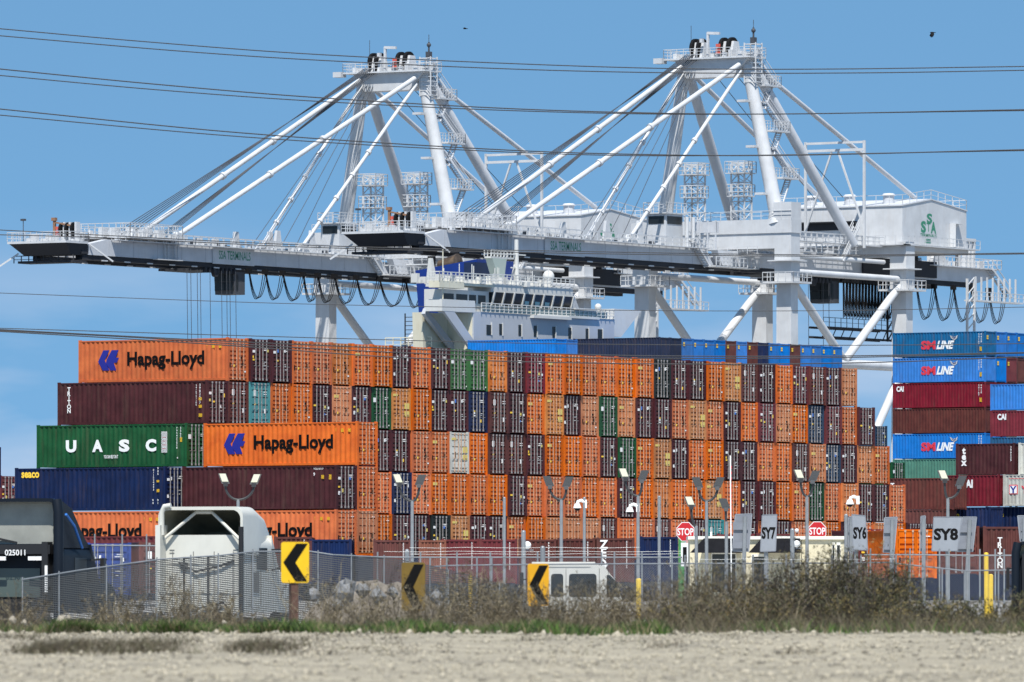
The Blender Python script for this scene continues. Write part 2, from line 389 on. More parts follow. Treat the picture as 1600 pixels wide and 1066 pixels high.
def mark_mesh(kind, seed=0):
    hx = 6.096; rnd = random.Random(seed); mb = MB(); X = hx + 0.004
    def q(y0, y1, z0, z1, i): mb.m(i).box(X - 0.03, X, y0, y1, z0, z1)
    if kind in ('dark',):
        for r, z in enumerate((2.22, 2.10)):
            y = 0.26 + rnd.uniform(0, .2)
            while y < 0.60 + rnd.uniform(0, .25):
                wd = rnd.uniform(0.03, 0.06); q(y, y + wd, z, z + 0.055, 0); y += wd + 0.03
        for z in (1.32, 1.2, 1.08, 0.86):
            if rnd.random() < .7:
                y = 0.28 + rnd.uniform(0, 0.1); q(y, y + rnd.uniform(.1, .3), z, z + 0.03, 0)
        for _ in range(rnd.randint(1, 3)):
            y = rnd.choice((-.98, -.55, .3, .7)); z = rnd.uniform(.7, 2.1); q(y, y + rnd.uniform(.08, .2), z, z + rnd.uniform(.08, .26), rnd.choice((0, 0, 1, 3, 2)))
        if rnd.random() < .6: y = rnd.choice((-.98, -.6)); q(y, y + rnd.uniform(.12, .28), 1.42, 1.53, 1)
        if rnd.random() < .35: q(0.80, 1.02, 0.50, 0.95, 2)
        if rnd.random() < .5: q(-.98, -.72, 1.95, 2.12, 0)
    elif kind == 'orange':
        q(-1.00, -0.90, 0.90, 1.22, 4); q(-0.52, -0.42, 0.95, 1.1, 1)
        if seed % 2: q(0.42, 0.50, 0.9, 1.2, 4)
        if seed % 4 == 2: q(-.9, -.4, 2.05, 2.25, 2)
        if seed % 4 == 3: q(.30, .5, 1.5, 1.62, 4); q(.7, .9, .6, .7, 0)
        q(0.55, 0.82, 2.42, 2.47, 0)
        for z in (1.30, 1.20, 1.10): q(0.44, 0.44 + rnd.uniform(0.1, 0.3), z, z + 0.03, 4)
    elif kind == 'patch':
        q(0.44, 1.0, 1.45, 1.85, 2); q(0.44, 1.0, 0.95, 1.30, 2); q(-1.0, -0.45, 2.32, 2.48, 2); q(-0.60, -0.48, 1.1, 1.5, 4)
    elif kind == 'sticker':
        q(-0.72, -0.5, 1.95, 2.35, 0); q(0.50, 0.66, 0.80, 1.10, 0); q(-0.66, -0.52, 1.35, 1.47, 1)
        for z in (2.2, 2.05): q(0.46, 0.78, z, z + 0.05, 0)
    elif kind == 'green':
        q(-1.0, -0.72, 1.85, 2.15, 0); q(0.44, 0.8, 2.15, 2.2, 0); q(0.44, 0.7, 2.03, 2.08, 0)
        for z in (1.3, 1.2, 1.1): q(0.46, 0.72, z, z + 0.035, 0)
        q(0.9, 0.96, 0.24, 0.32, 0)
    return mb.mesh('placard', [WHITE, YEL, PATCH, STICK, DARK])
MK = {'O': ('orange',), 'F': ('orange',), 'Y': ('patch',), 'M': ('dark',), 'B': ('sticker',), 'C': ('dark',), 'R': ('dark',), 'G': ('green',), 'L': ('green',),
      'N': ('dark',), 'S': ('dark',), 'T': ('sticker',), 'K': ('dark',), 'W': ('patch',), 'D': ('dark',), 'J': ('dark',), 'P': ('dark',), 'E': ('dark',), 'V': ('dark',), 'U': ('dark',), 'H': ('dark',)}
TEMPL = {}
def obj_of(me, name, parent):
    o = bpy.data.objects.new(name, me); SC.collection.objects.link(o); o.parent = parent; return o
def container(c, corner, label, group=None, length=12.19, blank=False, rotz=None, simple=False, variant=0, top=None):
    """corner: world point of the near top corner where the long side meets the door end. The thing's origin is its base centre."""
    key = (c, length, blank, simple, variant if not (blank or simple) else 0)
    rz = ANG if rotz is None else rotz
    d = Vector((math.cos(rz), math.sin(rz), 0)); e = Vector((-d.y, d.x, 0))
    loc = corner - d * (length / 2) + e * (CW / 2) - Vector((0, 0, CH))
    if key in TEMPL: return dup(TEMPL[key], loc, rz, label, group)
    t = thing('shipping_container', label, 'container', loc, rz, group)
    bk = ('body', c, length, blank)
    if bk not in TEMPL: TEMPL[bk] = body_mesh(c, length, blank)
    obj_of(TEMPL[bk], 'body', t)
    if not blank:
        for s in (-1, 1):
            dk = ('door', c, s, length)
            if dk not in TEMPL:
                TEMPL[dk] = door_mesh(c, s)
            do = obj_of(TEMPL[dk], 'door', t)
            bright = c not in 'OFYW'
            for y in RODY[s]:
                rk = ('rod', y, bright)
                if rk not in TEMPL: TEMPL[rk] = rod_mesh(y, bright)
                obj_of(TEMPL[rk], 'locking_rod', do)
        if length < 12:
            for ch in t.children:
                if ch.name.startswith('door'): ch.location.x = length / 2 - 6.096
        mk = ('mark', MK[c][0], variant)
        if mk not in TEMPL: TEMPL[mk] = mark_mesh(MK[c][0], variant)
        if length >= 12: obj_of(TEMPL[mk], 'placard', t)
    TEMPL[key] = t
    KIDS[t.name] = [(ch, list(ch.children)) for ch in t.children]
    return t
def side_local(t, length=12.19):
    """origin and axes for laying marks on the long side that faces the camera: O at the left bottom end of the side"""
    return Vector((-length / 2, -CW / 2 - 0.006, 0)), Vector((1, 0, 0)), Vector((0, 0, 1))
def side_fade(mb, words, x, z, size, **k): word(mb, words, (x, 0, z), (1, 0, 0), (0, 0, 1), size, **k)
def put_letters(t, name, mb, mats, length=12.19):
    for i, v in enumerate(mb.v): mb.v[i] = (v[0] - length / 2, -CW / 2 - 0.004, v[2])
    o = mb.build(name, mats, t); return o
def vnum(mb, x, z, n, s=0.13, seed=1):
    rnd = random.Random(seed)
    word(mb, ''.join(rnd.choice("0123456789") for _ in range(n)), (x, 0, z), (1, 0, 0), (0, 0, 1), s, vertical=True, lead=0.9, bold=0.01)
# --- the long wall of stacks
W1 = Vector(((358 - 800) / F * 524, 524, (HZ - 527) / F * 524))      # door edge of column 1, top tier
def wall_corner(i, r): return W1 + RX * (PIT * (i - 1)) - Vector((0, 0, CH + 0.004)) * r
ROWS = [
 (1, "OMMOOFOOMOMLLFMCOOOOOOKMMOYBMORBMFF"),
 (0, "MBTOOMFMGYOMMNBMOYMFGFMMOYOMORFOSROM"),
 (8, "MMOOWOBBMOOOMGOYMOOMMOOBFSMFO"),
 (8, "ONOOOOOMOOOOOMOFOOYOMMOOGOFMMO"),
 (8, "OMMKYMMOOFFFBOOBOMTFMOMOFOMOFOMM"),
]
ROWS[0] = (1, "OMMOOFOOMOMLLFMCOOOOOOKMMOYBMORBMFF"[:34])
TIER = ["top tier", "second tier", "third tier", "fourth tier", "lowest tier"]
GRPW = "containers stacked in the long wall"
import re as _re
nvar = 0
for r, (i0, s) in enumerate(ROWS):
    for k, c in enumerate(s):
        i = i0 + k; nvar += 1
        var = (nvar * 7 + r * 3 + nvar // 5) % 8
        jit = random.Random(i * 31 + r)
        cor = wall_corner(i, r) + LX * jit.uniform(-0.09, 0.09) + RX * jit.uniform(-0.015, 0.015)
        t = container(c, cor, f"{CC[c][1]} door end, {TIER[r]} of the long wall, {ORD[k]} from the wall's left", GRPW, variant=var if c in 'MRNCSK' else (var % 4 if c in 'OF' else 0))
        if r == 0 and k == 0: t_h1 = t
        if r == 1 and k == 0: t_tr = t
t_ua = container('G', wall_corner(-1, 2), "dark green container with widely spaced white capitals on its long side", GRPW)
t_sn = container('N', wall_corner(-2, 3), "navy container with small yellow word, above the dark truck", GRPW)
t_h5 = container('O', wall_corner(-2, 4), "orange container with cut-off black lettering beside the dark truck", GRPW)
FB = wall_corner(0, 0) + LX * 12.52 - RX * 1.0
def fb_corner(j, r): return FB + RX * (PIT * j) - Vector((0, 0, CH + 0.004)) * r
t_h3 = container('O', fb_corner(0, 2), "orange lettered container on the front stack, right of the green one", GRPW)
t_br = container('M', fb_corner(-1, 3), "plain maroon container with its long side behind the twin lamp", GRPW, variant=1)
t_h6 = container('O', fb_corner(-1, 4), "orange container with cut-off black lettering behind the white truck", GRPW)
container('O', fb_corner(0, 3), "bright orange door end just right of the plain maroon long side", GRPW)
container('F', fb_corner(0, 4), "faded orange door end at the foot of the front stack", GRPW)
def hl_logo(t):
    mb = MB(); s = 12.19 / 235.0 * 0.25; x0 = 1.62; z0 = 0.83
    def P(px, py): return (x0 + (px - 622) * s, 0, z0 + (316 - py) / 4.0 / 66.0 * CH)
    mb.face([P(655, 192), P(694, 192), P(664, 254), P(694, 316), P(652, 316), P(622, 262)])
    mb.face([P(708, 192), P(752, 192), P(733, 237), P(693, 262), P(676, 250)])
    mb.face([P(693, 262), P(733, 237), P(754, 240), P(741, 268), P(721, 270)])
    mb.face([P(676, 250), P(693, 262), P(721, 270), P(738, 316), P(700, 316), P(672, 272)])
    mb.m(1); word(mb, "Hapag-Lloyd", (x0 + 184 * s, 0, 1.17), (1, 0, 0), (0, 0, 1), 1.24, width=121 * 4 * s, bold=0.032)
    put_letters(t, 'lettering', mb, [LBLUE, BLACKL])
    m2 = MB()
    for x in (10.9, 11.45): m2.box(x, x + 0.22, 0, 0.01, 2.2, 2.42)
    vnum(m2, 10.5, 2.4, 3, 0.1)
    put_letters(t, 'placard', m2, [YEL])
for t in (t_h1, t_h3, t_h5, t_h6): hl_logo(t)
mb = MB(); word(mb, "TRITON", (0.95, 0, 2.28), (1, 0, 0), (0, 0, 1), 0.40, vertical=True, lead=0.72, bold=0.03)
vnum(mb, 11.6, 2.5, 7, 0.22, 3); vnum(mb, 11.3, 2.5, 10, 0.16, 4)
mb.m(1); mb.box(11.5, 11.75, 0, 0.01, 1.55, 1.75); mb.box(11.5, 11.75, 0, 0.01, 1.05, 1.25); mb.box(11.5, 11.78, 0, .01, 0.45, 0.68)
put_letters(t_tr, 'lettering', mb, [WHITE, YEL])
mb = MB()
for ch, x in zip("UASC", (2.4, 4.55, 6.72, 8.88)): word(mb, ch, (x, 0, 1.1), (1, 0, 0), (0, 0, 1), 1.02, width=0.86, bold=0.055)
word(mb, "YOU CAN RELY ON IT", (5.5, 0, 0.62), (1, 0, 0), (0, 0, 1), 0.30, width=1.15, bold=0.03)
mb.box(10.15, 10.62, 0, 0.006, 0.95, 2.35)
vnum(mb, 11.7, 2.5, 4, 0.2, 8); vnum(mb, 11.4, 2.5, 9, 0.18, 9); mb.box(11.4, 11.5, 0, .01, 0.55, 0.65)
mb.m(1); mb.box(11.65, 11.82, 0, .01, 1.65, 1.95)
mb.m(2)
for z in (1.2, 1.45, 1.7, 1.95): mb.box(10.22, 10.55, -0.01, 0.0, z, z + 0.03)
put_letters(t_ua, 'lettering', mb, [WHITE, YEL, REDL])
mb = MB(); mb.m(1); word(mb, "seaco", (0.55, 0, 2.25), (1, 0, 0), (0, 0, 1), 0.72, width=1.45, bold=0.035)
mb.m(0); vnum(mb, 11.25, 2.6, 9, 0.18, 2); vnum(mb, 11.6, 2.7, 3, 0.2, 5); mb.m(1); mb.box(11.5, 11.7, 0, .01, 1.85, 2.0); mb.box(11.5, 11.72, 0, .01, 1.2, 1.4)
mb.m(0); vnum(mb, 11.2, 0.6, 2, 0.2, 5); vnum(mb, 11.6, 0.6, 2, 0.2, 6)
put_letters(t_sn, 'lettering', mb, [WHITE, YEL])
mb = MB(); vnum(mb, 10.45, 2.2, 1, 0.3, 6); word(mb, "TCLU 6117", (10.4, 0, 2.6), (1, 0, 0), (0, 0, 1), 0.16, bold=0.01)
mb.m(1); mb.box(11.0, 11.22, 0, .01, 2.0, 2.25); mb.box(11.6, 11.8, 0, .01, 1.95, 2.28)
put_letters(t_br, 'lettering', mb, [WHITE, YEL])
# --- far stacks: side first, then a run of blank ends
def smline(t):
    mb = MB()
    word(mb, "SM", (3.75, 0, 0.95), (1, 0, 0), (0, 0, 1), 1.25, width=1.9, bold=0.05)
    mb.m(1); word(mb, "LINE", (5.75, 0, 0.95), (1, 0, 0), (0, 0, 1), 1.25, width=2.35, bold=0.045, shear=0.35)
    b = [(7.5, 2.5), (7.7, 2.12), (8.1, 1.92), (8.45, 2.12), (8.55, 2.5), (8.2, 2.3), (8.1, 2.35), (7.95, 2.2), (7.85, 2.35)]
    mb.prism([(x, z - 0.02) for x, z in b], 0, 0.004, 'y'); mb.m(2)
    mb.prism([(8.05 + (x - 8.05) * 0.62, 2.18 + (z - 2.2) * 0.62) for x, z in b], -0.01, 0, 'y')
    put_letters(t, 'lettering', mb, [REDL, WHITE, LBLUE])
def ysticker(t, x=None, length=12.19):
    m2 = MB(); m2.m(0); vnum(m2, 11.3, 2.4, 5, 0.3, 4); vnum(m2, 11.62, 2.4, 4, 0.3, 5); m2.m(1); m2.box(11.4, 11.7, 0, .01, 0.6, 1.1)
    put_letters(t, 'placard', m2, [WHITE, YEL])
def end_mark(t, n=1):
    m2 = MB(); hx = 6.095
    for z in (2.2, 1.95): m2.box(hx - 0.02, hx + 0.004, -0.9, -0.55, z, z + 0.2)
    m2.build('placard', [YEL], t)
C1 = at(1540, 517, 900)
cols = [
 ("V", "UUUU"), ("U", "URBM"), ("C", "CM"), ("B", "BE"), ("U", "UE"), ("H", "")]
GR = "containers of the tall blue-topped stack at right"
tn = ["top", "second", "third", "fourth", "fifth", "sixth"]
names = {0: "weathered blue container with red and white lettering, topmost of the right stack",
 1: "sky blue container with red and white lettering, second from the stack's top",
 2: "crimson container with a small white word at its left end, upper right stack",
 3: "plain brown long side between the crimson and blue ones at right",
 4: "sky blue lettered container partly behind the dark maroon one at right",
 5: "sea green container at the bottom of the tall right stack"}
Z = Vector((0, 0, CH + 0.02))
for r, (c, ends) in enumerate(cols):
    t = container(c, C1 - Z * r, names[r], GR, blank=True)
    if r in (0, 1, 4): smline(t)
    if r in (0, 1, 4, 2): ysticker(t)
    if r == 2:
        mb = MB(); word(mb, "CAI", (0.5, 0, 1.95), (1, 0, 0), (0, 0, 1), 0.8, width=0.95, bold=0.05); put_letters(t, 'lettering', mb, [WHITE])
    if r in (0,): end_mark(t)
    for k, e in enumerate(ends):
        o = container(e, C1 - Z * r + RX * (2.5 * (k + 1)), f"{CC[e][1]} blank container end, {ORD[k]} right of the lettered side, {tn[r]} level at right", GR, blank=True)
        if e in 'UR': end_mark(o)
# the pair of stacks further right
C2 = at(1700, 598, 862)
for r, (c, nm_) in enumerate((('U', 'sky blue container at the right edge, beside the crimson long side'), ('C', 'crimson container at the right edge with a small white word'), ('V', 'blue container at the right edge above the white one'))):
    t = container(c, C2 - Z * r, nm_, GR, blank=True)
    if r == 1:
        mb = MB(); word(mb, "CAI", (0.9, 0, 1.9), (1, 0, 0), (0, 0, 1), 0.85, width=1.1, bold=0.05); put_letters(t, 'lettering', mb, [WHITE])
# strip of boxes on the ship behind the wall
C3 = at(1031, 526.5, 940.5)
GS = "containers on the ship behind the long wall"
t = container('P', C3, "dull navy long side left of the blue ends on the ship", GS, blank=True)
strip = "PUUUUBUBNUUBUUUU"
for k, e in enumerate(strip):
    o = container(e, C3 + RX * (2.58 * (k + 1)), f"{CC[e][1]} blank end on the ship, {ORD[k]} of the row behind the wall", GS, blank=True)
    if e in 'UB': end_mark(o)
BC = at(868, 529, 920.5); t = container('U', BC, "blue container in front of the ship's bridge, small white bird mark", GS, blank=True)
mb = MB(); mb.prism([(7.9, 0.8), (8.1, 0.3), (8.6, 0.1), (9.1, 0.35), (9.3, 0.8), (8.9, 0.55), (8.6, 0.7), (8.4, 0.5)], 0, 0.004, 'y'); put_letters(t, 'emblem', mb, [WHITE])
container('U', BC + RX * 2.46, "sky blue blank end in front of the ship's bridge", GS, blank=True)
# --- nearer mixed stacks at the lower right
GM = "containers of the mixed stacks at lower right"
def rs(c, pxr, pyt, Y, label, length=6.06, **k): return container(c, at(pxr, pyt, Y), label, GM, length=length, blank=True, **k)
Yr = 712
t = rs('M', 1585, 692, Yr, "dark maroon short container with three stacked white letters")
mb = MB(); word(mb, "tex", (0.85, 0, 1.95), (1, 0, 0), (0, 0, 1), 0.85, vertical=True, lead=0.62, bold=0.05); vnum(mb, 5.7, 2.4, 6, 0.26, 3); put_letters(t, 'lettering', mb, [WHITE], 6.06)
t = container('W', at(1585, 692, Yr) + LX * 12.6, "white container at the right edge above the other white one", GM, blank=True)
mb = MB(); mb.m(0); mb.box(0.9, 1.9, 0, .01, 1.2, 2.1); mb.m(1); mb.box(1.0, 1.8, -.02, 0, 1.3, 2.0); put_letters(t, 'emblem', mb, [REDL, WHITE])
t = rs('C', 1561, 741.5, Yr, "crimson short container with a bold white word, below the dark maroon")
mb = MB(); word(mb, "CAI", (2.1, 0, 1.75), (1, 0, 0), (0, 0, 1), 0.95, width=1.25, bold=0.05); put_letters(t, 'lettering', mb, [WHITE], 6.06)
t = container('W', at(1561, 741.5, Yr) + LX * 12.6, "white container with a red and blue emblem and red letters", GM, blank=True)
mb = MB(); mb.box(0.62, 1.5, 0, .01, 1.1, 1.95); mb.m(2); mb.box(0.7, 1.42, -.02, 0, 1.18, 1.87); mb.m(1)
mb.prism([(0.72, 1.85), (0.88, 1.85), (1.06, 1.6), (1.24, 1.85), (1.40, 1.85), (1.14, 1.48), (1.14, 1.2), (0.98, 1.2), (0.98, 1.48)], -0.03, -0.02, 'y')
mb.m(0); word(mb, "YANG MING", (1.85, 0, 1.15), (1, 0, 0), (0, 0, 1), 1.0, width=6.2, bold=0.02); mb.box(0.6, 10, 0, .01, 2.5, 2.54)
for i, v in enumerate(mb.v): pass
vv = list(mb.v)
o_ = put_letters(t, 'lettering', mb, [REDL, LBLUE, WHITE])
for i, v in enumerate(vv): o_.data.vertices[i].co.y = -CW / 2 - 0.004 + v[1]
t = rs('B', 1490, 746, Yr - 6, "brown container below the sea green one, two white letters at left", length=7.2)
mb = MB(); word(mb, "TO", (0.9, 0, 2.0), (1, 0, 0), (0, 0, 1), 0.6, vertical=True, lead=0.7, bold=0.04); put_letters(t, 'lettering', mb, [WHITE], 7.2)
t = rs('B', 1474, 795.5, Yr - 6, "brown container behind the orange door column's lowest boxes")
t = rs('N', 1547, 792, Yr - 4, "navy container with a yellow word hidden behind the lamp pole")
mb = MB(); word(mb, "seaco", (1.6, 0, 1.95), (1, 0, 0), (0, 0, 1), 0.7, width=1.3, bold=0.04); put_letters(t, 'lettering', mb, [YEL], 6.06)
t = rs('N', 1632, 791, Yr - 2, "navy container with a clear yellow word at the right edge")
mb = MB(); word(mb, "seaco", (0.6, 0, 1.95), (1, 0, 0), (0, 0, 1), 0.7, width=1.3, bold=0.04); mb.m(1); mb.box(0.8, 1.6, 0, .01, 1.72, 1.82); put_letters(t, 'lettering', mb, [YEL, REDL], 6.06)
# blue-grey doors and dark green door peeping out behind the wall's right end
container('S', at(1367, 665, 760), "slate blue door end peeping out beyond the wall's right end", GM, variant=2)
container('G', at(1394, 722, 735), "dark green door end at the left foot of the sea green container", GM)
# --- left edge, beyond the wall
GL = "containers at the far left edge"
container('R', at(1, 743, 600), "reddish door end at the left edge behind the dark truck", GL, variant=1)
t = container('N', at(-30, 698, 560), "navy sliver of a container at the very left edge", GL, blank=True)
# --- a row of parked trailers with blank ends towards the camera, in front of the wall
GF = "containers parked on chassis in front of the wall"
fr = [  # colour, left px, width px, top py, label
 ('N', 487, 66, 842, "dark navy box right of the nearest chevron sign"),
 ('B', 583, 60, 843, "brown blank end left of the second twin lamp's pole"),
 ('D', 646, 43, 843, "orange-brown blank end right of the second twin lamp's pole"),
 ('R', 690, 58, 842, "reddish blank end, third from the left along the fence"),
 ('R', 749, 60, 842, "reddish blank end behind the tall plain pole"),
 ('B', 810, 60, 842, "brown blank end left of the third twin lamp"),
 ('B', 871, 60, 841, "brown blank end above the van"),
 ('B', 932, 62, 840, "brown blank end with large white letters down its side"),
 ('N', 1000, 60, 838, "blue blank end left of the first stop sign"),
 ('R', 1120, 60, 834, "reddish blank end behind the first canopy"),
 ('R', 1182, 60, 833, "reddish blank end behind the second canopy"),
 ('M', 1330, 60, 842, "maroon box right of the second booth"),
 ('B', 428, 60, 838, "dull red box just behind the white truck's hood")]
CHAS = mat('chassis_black', (0.02, 0.02, 0.022), 0.6)
TYRE = mat('tyre_rubber', (0.02, 0.02, 0.02), 0.85)
for n, (c, pl, wpx, pt, lab) in enumerate(fr):
    Yf = 505.0 - (n % 3) * 0.4
    rz = math.radians(-90) + 0.0
    # far box: the door end points to -y
    corner = at(pl, pt, Yf)
    sc = wpx / F * Yf / CW
    t = container(c, corner, lab, GF, blank=True, rotz=rz)
    if abs(sc - 1) > 0.08: t.scale = (1, sc, 1)
    if c not in 'N' or n == 8:
        m2 = MB(); word(m2, "7" if n != 7 else "Z", (0, 0, 0), (0, 1, 0), (0, 0, 1), 0.01)
        m2 = MB(); U = Vector((0, 1, 0)); V = Vector((0, 0, 1))
        if n == 7: word(m2, "ZESZ", (6.1, -0.75, 2.2), U, V, 0.75, vertical=True, lead=0.7, bold=0.03)
        word(m2, "".join(random.Random(n).choice("0123456789") for _ in range(11)), (6.1, 0.72, 2.55), U, V, 0.17, vertical=True, lead=0.95, bold=0.02)
        m2.build('lettering', [WHITE], t)
    base = gz(Yf)
    ch = thing('trailer_chassis', f"black trailer chassis under the {lab}"[:200], 'trailer', (corner.x + CW / 2 * sc, Yf + 6.1, base), 0, "chassis under the parked boxes")
    ch['label'] = "black chassis under the " + " ".join(lab.split()[:12])
    top = corner.z - CH - base
    m3 = MB()
    for x in (-0.5, 0.4): m3.box(x, x + 0.12, -5.9, 5.9, top - 0.35, top - 0.02)
    m3.box(-1.2, 1.2, -6.0, -5.8, top - 0.3, top - 0.02); m3.box(-1.2, 1.2, 5.6, 5.8, top - 0.3, top - 0.02); m3.build('frame', CHAS, ch)
    for yy in (-4.6, -3.3):
        for x in (-1.2, 0.75):
            m4 = MB(); m4.tube((x, yy, 0.5), (x + 0.45, yy, 0.5), 0.5, n=14); m4.build('wheel', TYRE, ch)
# low boxes seen between the two trucks
t = container('R', at(250, 836.5, 470), "brown box top between the two trucks", GF, blank=True, length=12.19)
for k, (px, c, lab, py) in enumerate(((136, 'J', "blue door end behind the dark truck's mirror", 848), (217, 'B', "brown door end with white plates left of the white truck", 846))):
    t = container(c, at(px, py, 430), lab, GF, rotz=math.radians(-78), variant=k)
# orange and brown doors at lower right
t = container('O', at(1399, 826, 458), "orange box with paired door leaves between the grey boards", GF, rotz=math.radians(-85))
t = container('R', at(1340, 826, 470), "reddish door end left of the orange box at right", GF, rotz=math.radians(-85), variant=1)
t = container('B', at(1467, 822, 470), "brown door end behind the lettered grey board", GF, rotz=math.radians(-85), variant=1)
t = container('B', at(1536, 822, 472), "brown blank end with vertical white letters at lower right", GF, blank=True, rotz=math.radians(-88))
m2 = MB(); word(m2, "TRITON", (6.1, -0.2, 1.9), (0, 1, 0), (0, 0, 1), 0.45, vertical=True, lead=0.68, bold=0.03); m2.build('lettering', [WHITE], t)
# ================================================================ ship-to-shore cranes
CRW = mat('crane_paint_white', (0.57, 0.585, 0.60), 0.45, var=0.16, scale=0.35, streak=0.34, grime=(0.42, 0.38, 0.34))
CRG = mat('crane_girder_paint', (0.55, 0.57, 0.60), 0.5, var=0.16, scale=0.3, streak=0.35, grime=(0.38, 0.36, 0.35))
CRD = mat('crane_dark_and_shaded_steel', (0.032, 0.034, 0.040), 0.7, spec=.2)  # dark steel; also holds the shade of undersides and overhangs in its colour
ROPE = mat('steel_rope', (0.05, 0.055, 0.065), 0.6)
BLK = mat('black_rubber', (0.008, 0.008, 0.009), 0.7, spec=.15)
GRNL = mat('green_lettering', (0.035, 0.22, 0.13), 0.6)
GLASS = mat('dark_glass', (0.012, 0.016, 0.018), 0.3, spec=0.4)
REDW = mat('red_mark', (0.55, 0.10, 0.07), 0.6)
RUST = mat('rusty_steel', (0.30, 0.16, 0.09), 0.8, var=0.4, scale=2)
A2 = Vector((430 / F * 1026.0, 1026.0, 0))
CBASE = -2.0
CANG = math.atan2(RX.y, RX.x)
def cl(px, py, v):
    """pixel on the plane v of crane 2 -> local (u, v, z)"""
    k = (px - 800.0) / F
    u = (k * (A2.y - LX.y * v) - (A2.x - LX.x * v)) / (RX.x - k * RX.y)
    Y = A2.y + u * RX.y - LX.y * v
    return Vector((u, v, (HZ - py) / F * Y - CBASE))
def q(u, v, z): return Vector((u, v, z - CBASE))
def build_crane():
    t = thing('ship_to_shore_crane', 'white container crane at right, its machinery house bearing a green emblem', 'crane', (A2.x, A2.y, CBASE), CANG, 'container cranes')
    VN, VF = 0.0, 21.66; vn, vf = 7.0, 13.6     # leg planes, girder near faces
    UB = 30.5
    for v, nm_ in ((VN, 'leg'), (VF, 'leg')):
        for u in (0.0, UB):
            mb = MB()
            def ring(z, a, b, dv=0): return [q(u - a / 2, v + dv - b / 2, z), q(u + a / 2, v + dv - b / 2, z), q(u + a / 2, v + dv + b / 2, z), q(u - a / 2, v + dv + b / 2, z)]
            mb.hexa(ring(1.0 + CBASE, 1.8, 2.6), ring(41.0, 1.8, 2.15))
            mb.hexa(ring(41.0, 2.3, 2.5), ring(47.6, 2.3, 2.5))
            lg = mb.build('leg', CRW, t)
            m2 = MB(); m2.box(u - 2.4, u + 2.4, v - 2.3, v + 2.3, 41.0 - CBASE, 41.25 - CBASE)
            for a, b in (((-2.4, -2.3), (2.4, -2.3)), ((-2.4, 2.3), (2.4, 2.3)), ((-2.4, -2.3), (-2.4, 2.3)), ((2.4, -2.3), (2.4, 2.3))):
                m2.rail(q(u + a[0], v + a[1], 41.25), q(u + b[0], v + b[1], 41.25), 1.2, 1.2, 0.06)
            m2.box(u - 1.9, u + 1.9, v - 1.9, v + 1.9, 43.9 - CBASE, 44.05 - CBASE)
            m2.build('platform', CRW, lg)
            m3 = MB(); m3.box(u - 1.3, u + 1.3, v - 5, v + 5, 0, 1.8)
            for k in range(-4, 5, 2): m3.tube((u - 0.3, v + k, 0.4), (u + 0.3, v + k, 0.4), 0.4)
            m3.build('bogie', CRW, t)
        # side frame tubes
        mb = MB(); mb.tube(q(1.0, v, 42.6), q(UB - 1.0, v, 42.6), 0.42, n=14); mb.build('portal_tie', CRW, t, True)
        mb = MB(); mb.tube(q(0.6, v, 30.9), q(UB - 0.6, v, 30.9), 0.62, n=14); mb.build('portal_tie', CRW, t, True)
        mb = MB(); mid = q(15.0, v, 31.3)
        mb.tube(q(0.9, v, 41.6), mid, 0.55, n=14); mb.build('brace', CRW, t, True)
        mb = MB(); mb.tube(q(UB - 0.9, v, 41.6), mid, 0.55, n=14); mb.build('brace', CRW, t, True)
        mb = MB(); mb.tube(q(UB - 0.9, v, 29.5), q(14.5, v, 12.0), 0.55, n=14); mb.build('brace', CRW, t, True)
        mb = MB(); mb.tube(q(0.9, v, 29.5), q(14.5, v, 12.0), 0.55, n=14); mb.build('brace', CRW, t, True)
        mb = MB(); mb.box(0.9, UB - 0.9, v - 0.9, v + 0.9, 9 - CBASE, 11.5 - CBASE); mb.build('portal_beam', CRW, t)
    # cross beams
    mb = MB(); mb.box(-1.3, 1.3, VN - 1.4, VF + 1.4, 47.6 - CBASE, 49.4 - CBASE); mb.box(-1.15, 1.15, 1.25, vf + 7, 45.6 - CBASE, 47.6 - CBASE)
    cb = mb.build('cross_beam', CRW, t)
    m2 = MB()
    for a, b in (((-1.3, -1.4), (-1.3, VF + 1.4)), ((1.3, -1.4), (1.3, VF + 1.4))): m2.rail(q(a[0], a[1], 49.4), q(b[0], b[1], 49.4), 1.1, 1.5, 0.05)
    m2.box(-2.6, -1.3, 3, 18, 44.6 - CBASE, 44.75 - CBASE); m2.rail(q(-2.6, 3, 44.75), q(-2.6, 18, 44.75), 1.1, 1.5, 0.05)
    m2.build('handrail', CRW, cb)
    mb = MB(); mb.box(UB - 1.2, UB + 1.2, 1.25, VF - 1.25, 45.6 - CBASE, 47.4 - CBASE); mb.build('cross_beam', CRW, t)
    # portal cabins beside the waterside leg (electric rooms)
    mb = MB(); mb.box(1.6, 6.0, 2.2, 5.2, 45.5 - CBASE, 48.4 - CBASE); mb.box(-1.25, 1.25, -1.35, 1.35, 49.4 - CBASE, 51.6 - CBASE)
    mb.build('equipment_cabinet', CRW, t)
    # boom girders
    zb, zt = 43.3, 45.35
    utip = -76.2; uh = -7.0
    for v in (vn, vf):
        mb = MB(); pk = -72.0
        poly = [(utip, zb), (uh, zb), (uh - 2.0, zt), (pk, zt + 0.05), (utip, zb + 1.35)]
        mb.prism([(a, b - CBASE) for a, b in poly], v, v + 1.0, 'y')
        g = mb.build('boom_girder', CRG, t)
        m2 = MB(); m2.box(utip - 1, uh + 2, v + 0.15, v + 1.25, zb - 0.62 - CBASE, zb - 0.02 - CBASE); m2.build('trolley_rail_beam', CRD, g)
        m3 = MB()
        for k in range(14):
            u = utip + 3 + k * 5.0
            m3.box(u, u + 1.2, v - 0.06, v + 0.06, zb - 0.7 - CBASE, zb - 0.55 - CBASE)
        m3.build('rail_clip', CRW, g)
